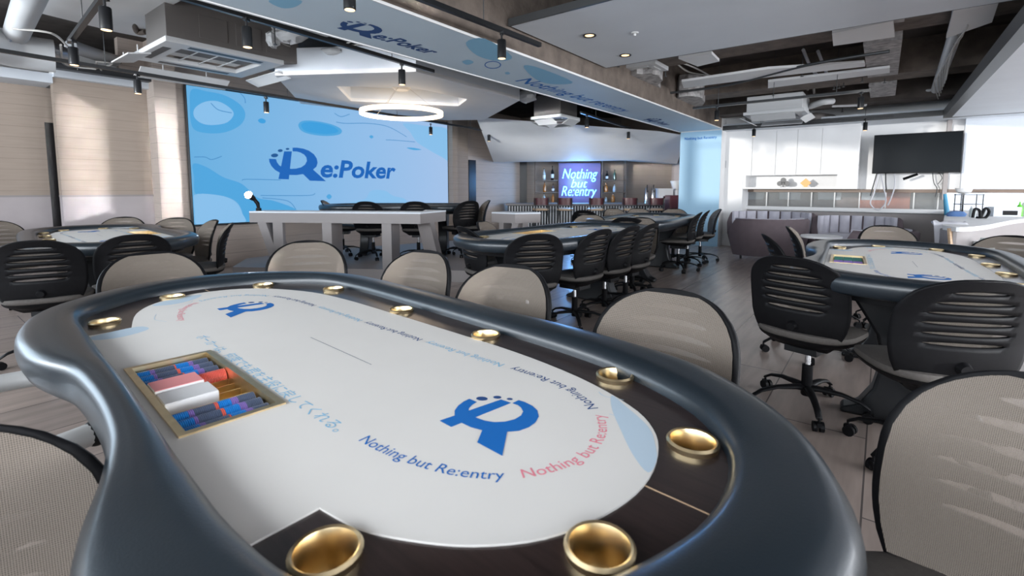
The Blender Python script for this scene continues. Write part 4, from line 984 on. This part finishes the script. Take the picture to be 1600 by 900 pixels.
P = onc(1568, 1.0); b = empty('grey_box', P, -.3); tag(b, 'grey-blue box with a black slot on the service counter', 'box')
MB().box((0, 0, .065), (.30, .14, .13)).build('box_body', 'greypanel', b, bevel=.004); MB().box((.03, -.071, .05), (.16, .004, .06)).build('slot', 'blackpl', b)
P = onc(1592, 1.0); b = empty('green_bottle', P); tag(b, 'bright green squeeze bottle on the service counter', 'bottle')
MB().lathe([(.032, 0), (.035, .01), (.035, .11), (.022, .15), (.012, .16)], seg=14).build('body', 'green', b); MB().lathe([(.013, .16), (.008, .20)], seg=10).build('nozzle', 'green', b)
P = onc(1604, 1.0); m = MB(); m.lathe([(.05, 0), (.055, .01), (.055, .17), (.045, .19), (.02, .20)], seg=18); tag(m.build('canister', 'white', None, P), 'white canister at the right edge beside the green bottle', 'canister')
# low ledge with board and trays in front of the counter
ld = empty('side_table', at(1512, 388, .60)); tag(ld, 'low dark side table with trays before the service counter', 'side table')
MB().box((0, .05, -.02), (1.0, .40, .035)).build('table_top', 'trim', ld, bevel=.004)
for sx in (-.46, .46):
    for sy in (-.1, .2): MB().bb((sx-.015, sy-.015, -.60), (sx+.015, sy+.015, -.03)).build('leg', 'blackmetal', ld)
lx, ly, lz = ld.location
ya = Vector((lx, ly, .603))
def L(dx, dy): return (lx+dx, ly+dy, .603)
m = MB(); m.box((0, 0, .10), (.11, .022, .20), rx=-.15, rz=.15); tag(m.build('wooden_board', 'wood', None, L(-.15, .0)), 'light wooden board leaning upright on the low dark table', 'board')
m = MB(); m.box((0, 0, .006), (.34, .16, .012)); m.box((0, .075, .018), (.34, .01, .02)); m.box((0, -.075, .018), (.34, .01, .02)); tag(m.build('black_tray', 'blackpl', None, L(.20, .0+.05)), 'black tray on the low table at the right', 'tray')
g = empty('glass_jar', L(.10, -.09)); tag(g, 'glass jar standing before the black tray', 'jar'); MB().lathe([(.05, 0), (.06, .01), (.06, .08), (.05, .10), (.05, .11)], seg=18).build('body', 'clear', g)
m = MB(); m.box((0, 0, .025), (.14, .08, .05)); tag(m.build('white_carton', 'card', None, (lx+.20, ly+.05, .617)), 'small white carton standing on the black tray', 'carton')
m = MB(); m.loft([sup(.12, .07, 0), sup(.14, .08, .02), sup(.12, .07, .04)]); tag(m.build('black_pouch', 'blackpl', None, L(-.32, .0)), 'flat black pouch on the low table left of the board', 'pouch')
# ---------------------------------------------------------------- suspended faceted ceiling with ring light
ZP = 2.5
po = [at(430, 118, ZP), at(470, 162, ZP), at(700, 188, ZP), at(757, 187, ZP), at(812, 157, ZP), at(650, 112, ZP)]
ho = [at(526, 135, ZP), at(548, 158, ZP), at(716, 166, ZP), at(730, 155, ZP), at(640, 136, ZP)]
ip = empty('ceiling_island', (0, 0, 0)); ip['kind'] = 'structure'
m = MB(); m.plate([(p.x, p.y) for p in po], [[(p.x, p.y) for p in ho]], ZP, ZP+.05); m.build('island_board', 'white', ip)
m = MB(); po2 = [(p.x, p.y) for p in po]; n = len(po2); m.add([(x, y, z) for z in (ZP+.05, ZP+.30) for x, y in po2], [(i, (i+1) % n, n+(i+1) % n, n+i) for i in range(n)]); m.build('fascia', 'greypanel', ip)
m = MB(); h2 = [(p.x, p.y) for p in ho]; n = len(h2); m.add([(x, y, z) for z in (ZP+.05, ZP+.22) for x, y in h2], [(i, (i+1) % n, n+(i+1) % n, n+i) for i in range(n)]); m.plate(h2, [], ZP+.22, ZP+.24); m.build('recess', 'greypanel', ip)
rp = at(628, 177, 2.30); rl = empty('ring_light', rp); tag(rl, 'glowing warm white ring lamp hanging under the faceted ceiling panel', 'lamp')
m = MB(); rr = .585; N = 64
m.loft([[((rr+a)*math.cos(2*PI*k/N), (rr+a)*math.sin(2*PI*k/N), z) for k in range(N)] for a, z in ((-.014, -.03), (.014, -.03), (.014, .03), (-.014, .03))], closed=True); m.build('diffuser_ring', 'ring', rl)
for k in range(3):
    a = 2*PI*k/3+.4; m = MB(); m.tube([(rr*math.cos(a), rr*math.sin(a), .03), (.06*math.cos(a), .06*math.sin(a), .40)], .003, 5); m.build('hanging_wire', 'alu', rl)
m = MB(); m.lathe([(.10, .33), (.13, .36), (.13, .41), (.10, .42)], seg=28); m.build('canopy', 'offwhite', rl)
# ---------------------------------------------------------------- track lights
def spot_proto():
    r = empty('track_spotlight')
    m = MB(); m.lathe([(.030, -.075), (.034, -.072), (.034, .060), (.030, .066), (.012, .068)], seg=20); m.build('lamp_housing', 'blackmetal', r)
    m = MB(); m.cyl((0, 0, -.0765), .028, .003, 18); m.build('lens', 'lampwarm', r)
    m = MB(); m.tube([(0, 0, .066), (0, 0, .11)], .008, 8); m.box((0, 0, .118), (.03, .05, .02)); m.build('stem', 'blackmetal', r); return r
S0 = spot_proto()
SP = [(165, 28, 'big one at the top left'), (115, 87, 'below the big one at the top left'), (215, 135, 'before the beige wall left of the white column'), (416, 167, 'before the left half of the blue screen'), (673, 204, 'before the right end of the blue screen'),
      (764, 215, 'small one right of the blue screen'), (386, 57, 'before the big grey duct box'), (628, 120, 'above the glowing ring lamp'), (546, -6, 'cut by the top edge beside the printed beam'), (784, 76, 'right of the wordmark on the printed beam'),
      (917, 192, 'before the white hood over the bar'), (982, 211, 'last one over the bar'), (1120, 180, 'left one under the rough concrete on the right'), (1345, 160, 'above the television'), (1178, 207, 'small one over the bright wall'), (1352, 197, 'just above the television corner')]
pos = []
for i, (px, py, nm) in enumerate(SP):
    P = at(px, py, 2.28); pos.append(P); o = S0 if i == 0 else copy_tree(S0); o.location = P
    tag(o, 'black cylinder spotlight on a rail, ' + nm, 'spotlight', 'track spotlights')
def track(a, b, e0, e1, label, rods=2):
    a, b = Vector((a.x, a.y, 2.42)), Vector((b.x, b.y, 2.42)); d = (b-a).normalized(); A_ = a-d*e0; B_ = b+d*e1
    t = empty('lighting_track', A_); tag(t, label, 'track', 'ceiling lighting tracks'); L_ = (B_-A_).length; t.rotation_euler = (0, 0, math.atan2(d.y, d.x))
    MB().bb((0, -.018, -.018), (L_, .018, .016)).build('rail', 'blackmetal', t)
    for k in range(rods):
        x = L_*(k+.5)/rods; m = MB(); m.tube([(x, 0, .016), (x, 0, ZS-2.42)], .004, 6); m.build('hanger_rod', 'steelgrey', t)
    return t
track(pos[0], pos[1], 1.2, .15, 'black lighting rail at the top left corner')
track(pos[2], pos[5], 3.2, .35, 'long black lighting rail running past the blue screen', 5)
track(pos[6], pos[7], 1.5, .45, 'black lighting rail between duct box and faceted panel', 3)
track(pos[8], pos[9], 1.0, .5, 'black lighting rail on the near side of the printed beam')
track(pos[10], pos[11], .25, .15, 'black lighting rail over the bar')
track(pos[12], pos[13], .35, .10, 'black lighting rail under the open ceiling on the right', 3)
track(pos[14], pos[15], .3, .4, 'far black lighting rail above the cupboards', 3)
# ---------------------------------------------------------------- air conditioning and services
def cassette(loc, rz, w, hh, label, droop=True, body='cassette', s=1.0):
    c = empty('ceiling_cassette', loc, rz); tag(c, label, 'air conditioner', 'ceiling air conditioners')
    MB().bb((-w/2, -w/2, .05), (w/2, w/2, hh)).build('unit_box', body, c, bevel=.004)
    q = w/2+.04
    m = MB(); m.plate([(-q, -q), (q, -q), (q, q), (-q, q)], [[(-q+.15, -q+.15), (q-.15, -q+.15), (q-.15, q-.15), (-q+.15, q-.15)]], .0, .05); m.build('grille_frame', 'whitemetal', c, bevel=.003)
    m = MB(); m.bb((-q+.16, -q+.16, .035), (q-.16, q-.16, .048)); g_ = m.build('air_grille', 'greypanel', c)
    for k in range(4):
        a = k*PI/2; m = MB(); m.T = Matrix.Rotation(a, 4, 'Z')
        if droop: m.box((0, -q+.0, -.06), (2*q-.25, .16, .008), rx=-.5); m.tube([(-.2, -q+.05, -.02), (-.2, -q+.08, .02)], .006, 5)
        else: m.box((0, -q+.09, -.004), (2*q-.25, .06, .006))
        m.build('louver', 'whitemetal', c)
    return c
P = at(330, 92, 2.62); P2 = R(0, 0)
bx = empty('duct_box', at(260, 57, 2.62), ROT+PI/2); tag(bx, 'big grey-brown boxed air conditioning unit hanging at the upper left', 'air conditioner')
MB().bb((0, 0, .0), (1.30, .55, .36)).build('unit_box', 'cassette', bx, bevel=.004)
for x in (.28, .62, .93): MB().bb((x, -.006, .06), (x+.26, 0, .28)).build('access_panel', 'cassette', bx, bevel=.002)
m = MB(); m.plate([(-.02, -.04), (1.10, -.04), (1.10, 1.0), (-.02, 1.0)], [[(.17, .16), (.95, .16), (.95, .80), (.17, .80)]], -.05, 0); m.build('grille_frame', 'whitemetal', bx, bevel=.003)
MB().bb((.18, .17, .02), (.94, .79, .03)).build('air_grille', 'white', bx)
m = MB()
for x in (.36, .55, .74): m.tube([(x, .16, -.02), (x, .80, -.02)], .006, 5)
m.build('grille_bar', 'whitemetal', bx)
m = MB()
for y0 in (.02, .86): m.bb((.2, y0, -.053), (.9, y0+.07, -.049))
m.bb((.03, .2, -.053), (.10, .8, -.049)); m.build('air_slot', 'trim', bx)
for (cx_, cy_, w_, d_, rx_, rz_, zz) in ((.52, 1.10, .9, .17, -.55, 0, -.15), (-.12, .62, .55, .19, .2, -PI/2, -.12), (1.20, .55, .8, .16, .35, PI/2, -.11)):
    m = MB(); m.box((cx_, cy_, zz), (w_, d_, .012), rz=rz_, rx=rx_)
    for o_ in (-.22, .22):
        ex = cx_+(o_ if rz_ == 0 else 0); ey = cy_+(o_ if rz_ else 0)
        m.tube([(ex, ey, zz), (ex, ey, -.03)], .005, 5)
    m.build('louver', 'whitemetal', bx)
cassette(at(488, 45, 2.85), ROT, .42, .25, 'small square white ceiling vent beside the printed beam', False)
cassette(at(868, 188, 2.40), ROT, .55, .40, 'grey ceiling cassette with open louvers over the middle of the hall')
cassette(at(1215, 182, 2.40), ROT, .8, .3, 'white ceiling cassette with dangling louvers above the bright wall', body='whitemetal')
P = at(1007, 109, 2.72); cassette(P, ROT, .38, .2, 'small square white vent by the corner of the grey ceiling board', False)
def duct(pts, r, m, label, name='duct', seg=16, ribs=0, grp='ceiling ducts and pipes'):
    c = spline([Vector(p) for p in pts], 8, False); q = MB()
    if ribs:
        cc = []; rs = []
        Lt = sum((b-a).length for a, b in zip(c, c[1:])); n = int(Lt/ribs)*2
        s = 0; k = 0; acc = 0
        for i in range(n+1):
            t = Lt*i/n
            while k < len(c)-2 and acc+(c[k+1]-c[k]).length < t: acc += (c[k+1]-c[k]).length; k += 1
            cc.append(c[k]+(c[k+1]-c[k])*((t-acc)/((c[k+1]-c[k]).length))); rs.append(r*(1 if i % 2 else .86))
        q.tube(cc, rs, seg)
    else: q.tube(c, r, seg)
    return tag(q.build(name, m, ang=60), label, 'duct' if r > .03 else 'pipe', grp)
duct([at(58, -30, 2.75), at(38, 20, 2.75), at(22, 62, 2.75)], .10, 'whitemetal', 'white ribbed flexible duct coming down at the top left corner', 'flexible_duct', ribs=.05)
duct([at(0, 55, 2.70), at(50, 68, 2.74), at(100, 85, 2.72), at(110, 100, 2.7)], .085, 'alu', 'silver ribbed duct bending over the white round duct at the left', 'flexible_duct', ribs=.05)
duct([at(-60, 55, 2.62), at(20, 78, 2.62), at(85, 88, 2.62)], .17, 'whitemetal', 'thick white round duct at the left edge', 'round_duct', 24)
duct([at(110, 72, 2.85), at(180, 95, 2.85)], .075, 'whitemetal', 'white pipe section pointing to the column', 'round_duct')
duct([at(180, 95, 2.85), at(236, 112, 2.85)], .07, 'concrete', 'brown pipe section continuing the white one', 'round_duct')
duct([at(209, 14, 3.0), at(213, 48, 2.92), at(228, 50, 2.9)], .028, 'concrete', 'short brown elbow pipe under the slab at the upper left', 'elbow_pipe')
duct([at(1503, 6, 2.75), at(1490, 60, 2.75), at(1462, 140, 2.70)], .058, 'whitemetal', 'white jointed pipe running down to the right ceiling board', 'drain_pipe')
for pts, r, m, lb in (([at(1465, 140, 2.70), at(1400, 145, 2.75), at(1230, 155, 2.8)], .02, 'whitemetal', 'thin white pipe crossing above the television'),
                      ([at(1255, 78, 2.9), at(1270, 110, 2.8), at(1290, 128, 2.75)], .019, 'cloth', 'slanted white pipe, left of the pair over the lounge'), ([at(1278, 80, 2.9), at(1290, 110, 2.8), at(1297, 130, 2.75)], .019, 'cloth', 'slanted white pipe, right of the pair over the lounge'),
                      ([at(1262, 140, 2.8), at(1262, 132, 2.8), at(1270, 130, 2.8), at(1272, 145, 2.8)], .02, 'cassette', 'small brown pipe bent like a hook')): duct(pts, r, m, lb, 'pipe', 10)
for i in range(7):
    x = 1475+random.uniform(-6, 14); y = 40+i*12
    cable([at(1500-i*4, 20+i*14, 2.72), at(1512-i*7, 40+i*13, 2.66), at(1490-i*5, 75+i*9, 2.64), at(1478-i*2, 125+i*5, 2.6)], 'cable', 'pale tangled cable beside the white jointed pipe', .007, 'tangled_cable', 'tangled cables by the jointed pipe')
for i in range(3): cable([at(1478, 172+i, 2.5), at(1465, 178+i*2, 2.47), at(1452, 186+i, 2.45)], 'bluepl', 'blue cable in the bundle at the corner of the right ceiling board', .010, 'blue_cable', 'blue cable bundle')
for i, (a, b, c_) in enumerate((((100, 95), (130, 108), (178, 124)), ((95, 70), (103, 100), (150, 108)), ((150, 98), (160, 118), (120, 108)), ((20, 45), (80, 52), (105, 72)), ((145, 108), (175, 100), (150, 96)))):
    cable([at(*a, 2.66), at(*b, 2.64), at(*c_, 2.62)], 'cable', 'pale loose cable at the end of the ducts on the upper left', .010, 'loose_cable', 'loose cables by the left ducts')
for i, pts in enumerate((((430, 62), (470, 78), (520, 75), (560, 60)), ((500, 80), (540, 72), (600, 66)), ((420, 30), (432, 60), (440, 85)), ((470, 95), (490, 88), (505, 100)))):
    cable([at(*p, 2.8) for p in pts], 'cable', 'pale cable loosely strung above the faceted ceiling panel', .009, 'strung_cable', 'strung cables above the panel')
for i, pts in enumerate((((1050, 92), (1075, 112), (1110, 118)), ((1060, 96), (1090, 108), (1120, 125)))): cable([at(*p, 2.8) for p in pts], 'cable', 'pale cable drooping beside the small vent right of the beam', .010, 'drooping_cable', 'drooping cables right of the beam')
# concrete beams and rock wool under the slab
def slabbeam(X0, X1, Y0, Y1, z0, m='concrete', nm='ceiling_joist'):
    w = MB(); w.bb((X0, Y0, z0), (X1, Y1, ZS)); return st(nm, w, m)
slabbeam(-2.66, 6, 5.9, 6.35, 2.78); slabbeam(-2.66, 6, 8.3, 8.8, 2.72)
slabbeam(-2.66, 6, 10.0, 10.5, 2.62, 'slab')
slabbeam(-7.9, -3.5, 5.0, 5.3, 2.97, 'slab')
w = MB(); w.bb((-.25, 4.4, 2.74), (.07, 5.88, 2.95)); w.bb((-.25, 6.37, 2.70), (.07, 8.28, 2.95)); w.bb((-.25, 8.82, 2.68), (.07, 9.98, 2.9)); st('ceiling_wool_beam', w, 'wool')
def ragged(pts, z0, z1, nm, m='wool'):
    q = MB(); c = [Vector(p)+Vector((random.uniform(-.04, .04), random.uniform(-.04, .04))) for p in spline([Vector(p_[:2]) for p_ in pts], 6)]
    q.prism(c, z0, z1); return st(nm, q, m, rz=0)
ragged([at(985, 115, 2.7), at(1030, 112, 2.7), at(1028, 140, 2.7), at(1005, 135, 2.7)], 2.66, 2.95, 'ceiling_wool_patch')
ragged([at(1058, 145, 2.7), at(1098, 145, 2.7), at(1092, 165, 2.7), at(1052, 168, 2.7)], 2.62, 2.95, 'ceiling_wool_patch')
def skyboard(p4, z, nm='ceiling_board_sunlit_patch', m='white'):
    q = MB(); q.prism([(p.x, p.y) for p in p4], z, z+.03); return st(nm, q, m, rz=0)
Z = 2.95
Z = 2.66  # white sheets for board remnants and sunlit concrete; sunlight put into the colour
skyboard([at(1060, 92, Z), at(1112, 84, Z), at(1124, 96, Z), at(1090, 104, Z)], Z)
skyboard([at(1300, 52, Z), at(1395, 33, Z), at(1398, 58, Z), at(1302, 72, Z)], Z)
skyboard([at(1490, 15, Z), at(1560, 5, Z), at(1550, 35, Z), at(1478, 60, Z)], Z)
skyboard([at(1065, 128, Z), at(1200, 108, Z), at(1350, 98, Z), at(1352, 104, Z), at(1190, 122, Z), at(1068, 138, Z)], Z)
skyboard([at(1200, 128, Z), at(1390, 106, Z), at(1390, 114, Z), at(1200, 138, Z)], Z)
# the white painted slab zone at the upper left
Zl = 2.93
skyboard([at(20, -25, Zl), at(330, -25, Zl), at(262, 12, Zl), at(232, 60, Zl), at(180, 50, Zl), at(60, 20, Zl)], Zl, 'ceiling_left_board', 'white')
duct([at(1300, 165, 2.62), at(1354, 163, 2.62)], .03, 'whitemetal', 'slim white strip lamp body above the television', 'strip_lamp', 4)
for px, py in ((1390, 204), (1575, 202)):
    P = at(px, py, 2.372); m = MB(); m.lathe([(.07, 0), (.07, -.01), (.03, -.02), (.002, -.022)], seg=20); tag(m.build('ceiling_sensor', 'offwhite', None, P), 'small round white fitting under the soffit, ' + ('above the television' if px < 1450 else 'near the right edge'), 'sensor', 'soffit fittings')
P = at(1375, 205, 2.372)
# rods, odd ducts and torn insulation in the open ceiling
for i, (px, py) in enumerate(((1158, 190), (1208, 150), (1253, 120), (1303, 140), (1311, 138), (1318, 136), (1347, 128), (1382, 130), (1378, 178), (1040, 120), (966, 105), (1316, 175), (955, 140), (430, 70), (925, 175))):
    P = at(px, py, 2.66); q = MB(); q.tube([(0, 0, 0), (0, 0, ZS-2.66)], .006, 6); q.box((0, 0, .004), (.03, .03, .008))
    tag(q.build('threaded_rod', 'steelgrey', None, P), 'thin steel rod hanging bare from the slab', 'rod', 'threaded rods under the slab')
duct([at(1248, 196, 2.5), at(1270, 184, 2.5), at(1300, 186, 2.52)], .085, 'cassette', 'grey bent round duct just above the right wall soffit', 'round_duct', 18)
duct([at(1266, 166, 2.58), at(1284, 160, 2.58), at(1302, 158, 2.6)], .05, 'whitemetal', 'short white ribbed duct beside the strip lamp', 'flexible_duct', ribs=.03)
duct([at(1005, 150, 2.66), at(1130, 134, 2.66), at(1260, 102, 2.66), at(1390, 80, 2.66)], .018, 'steelgrey', 'long dark pipe running across the open ceiling on the right', 'pipe', 8)
def lump(P, sx, sy, sz, label):
    q = MB(); N = 12; L_ = []
    for i in range(7):
        a = PI*(i+.05)/6.1; L_.append([((math.sin(a)*sx*(1+random.uniform(-.3, .3)))*math.cos(2*PI*k/N), math.sin(a)*sy*(1+random.uniform(-.3, .3))*math.sin(2*PI*k/N), -math.cos(a)*sz+random.uniform(-.2, .2)*sz) for k in range(N)])
    q.loft(L_); tag(q.build('torn_insulation', 'whitemetal', None, P, ang=15), label, 'insulation', 'torn insulation under the slab')
lump(at(452, 54, 2.8), .16, .12, .09, 'crumpled white insulation hanging left of the small square vent')
lump(at(425, 62, 2.75), .07, .09, .08, 'boxy white insulation scrap beside the grey duct box')
lump(at(478, 92, 2.75), .14, .05, .04, 'flat torn white insulation above the faceted panel')
lump(at(520, 80, 2.75), .13, .05, .04, 'torn white insulation strip right of the flat one')
lump(at(823, 150, 2.62), .16, .12, .10, 'white insulation bundle left of the grey cassette over the hall')
lump(at(1196, 186, 2.55), .2, .1, .07, 'white crumpled insulation left of the white ceiling cassette')
# ---------------------------------------------------------------- outside the window band
fac = empty('neighbour_building', R(0, 0), ROT); tag(fac, 'brown and orange brick building seen through the window band', 'building')
M['brickbrown'] = mat('brown_tiles', (.34, .27, .245), .8, noise=.15, nscale=4); M['brickorange'] = mat('orange_bricks', (.62, .24, .16), .8, noise=.15, nscale=4)
YO = 16.5
e0, e1, e2, e3 = [onY(px, 310, YO)[0] for px in (1060, 1342, 1422, 1478)]
MB().bb((e0-4, YO, -6), (e1, YO+.3, 6)).build('facade', 'brickbrown', fac); MB().bb((e1, YO-.1, -6), (e2, YO+.3, 6)).build('facade', 'brickorange', fac); MB().bb((e2, YO, -6), (e3, YO+.3, 6)).build('facade', 'cassette', fac)
for px in (1178, 1234, 1296, 1365):
    a = onY(px, 304, YO-.12); MB().box((a[0], YO-.13, a[2]), (.55, .03, .30)).build('window', 'greypanel', fac, bevel=.01)
m = MB(); m.bb((e0-4, YO-.6, .5), (e3, YO-.1, .62)); m.build('balcony', 'cassette', fac)
# ---------------------------------------------------------------- light
wd_ = bpy.data.worlds.new('world'); SC.world = wd_; wd_.use_nodes = True
nt = wd_.node_tree; bg = nt.nodes['Background']; sky = nt.nodes.new('ShaderNodeTexSky'); sky.sky_type = 'HOSEK_WILKIE'; sky.turbidity = 3; sky.sun_direction = (-.3, -.6, .6)
bg.inputs['Color'].default_value = (.75, .85, 1, 1); bg.inputs['Strength'].default_value = 1.9
def area(name, loc, d, w, h, power, col=(1, 1, 1), spread=PI):
    l = bpy.data.lights.new(name, 'AREA'); l.shape = 'RECTANGLE'; l.size = w; l.size_y = h; l.energy = power; l.color = col; l.spread = spread
    o = bpy.data.objects.new(name, l); COL.objects.link(o); o.location = loc; o.rotation_euler = Vector(d).to_track_quat('-Z', 'Y').to_euler(); return o
by = R(0, 1).normalized(); bxv = R(1, 0).normalized()
up = Vector((0, 0, 1))
area('daylight_back_window', R(-1.0, -3.0, 2.1), by+up*.25, 13, 1.4, 560, (.90, .95, 1))
area('rail_fill_left', R(-7.6, -1.8, 1.6), bxv+by*.3+up*.2, 2.2, 1.8, 60, (.62, .82, 1))  # added cool fill for the table rail highlights; no window on this side
area('daylight_side_window', R(5.9, 3.2, 1.6), -bxv+up*.4, 7, 1.7, 420, (.95, .97, 1))
area('daylight_lounge_window', R(5.9, 9.0, 1.5), -bxv+up*.25, 2.6, 1.5, 190, (.97, .98, 1))
yp = (pr0+onX(168, 200, XS)[1])/2
hb = (hp[0]+hp[1]+tp[0]+tp[1])/4; s0_ = R(-5.0, -2.9, 2.05); area('hood_fill_beam', s0_, hb-Vector(s0_), 2.6, .6, 12, (.97, .99, 1), math.radians(7))  # added narrow area light that brightens the bar hood in place of sun
area('wall_patch_beam', R(5.9, yp, 1.6), -bxv, (onX(168, 200, XS)[1]-pr0)*.75, 2.4, 3.4, (1, 1, 1), math.radians(1.1))  # added narrow area light making the bright patch on the left wall panel
area('wall_patch_beam', R(5.9, (c0+c1)/2+.02, 1.6), -bxv, (c1-c0)*.9, 2.6, 2.6, (1, 1, 1), math.radians(1.8))  # added narrow area light sized to brighten the column face
area('far_area_light', R(-6.5, 17.5, 1.7), -by, 3, 1.8, 40, (.9, .95, 1))  # unseen area light behind the bar; the far wall has no window
for p, pw in ((pos[3], 10), (pos[7], 12)):
    pass
l = bpy.data.lights.new('ring_glow', 'POINT'); l.energy = 4; l.color = (1, .75, .5); l.shadow_soft_size = .3; o = bpy.data.objects.new('ring_glow', l); COL.objects.link(o); o.location = rp+Vector((0, 0, .06))
l = bpy.data.lights.new('neon_glow', 'POINT'); l.energy = 60; l.color = (.2, .5, 1); l.shadow_soft_size = .3; o = bpy.data.objects.new('neon_glow', l); COL.objects.link(o); o.location = (atd(905, 290, 13).x, 12.9, atd(905, 285, 13).z)
s = bpy.data.lights.new('sunlight', 'SUN'); s.energy = 1.8; s.angle = .02; s.color = (1, .97, .92)
o = bpy.data.objects.new('sunlight', s); COL.objects.link(o)
sd = (by*1.0+bxv*.22+Vector((0, 0, -.035))); o.rotation_euler = sd.to_track_quat('-Z', 'Y').to_euler()
vs_ = SC.view_settings; vs_.view_transform = 'Standard'; vs_.look = 'None'; vs_.gamma = 1; vs_.use_curve_mapping = False; vs_.exposure = EXP
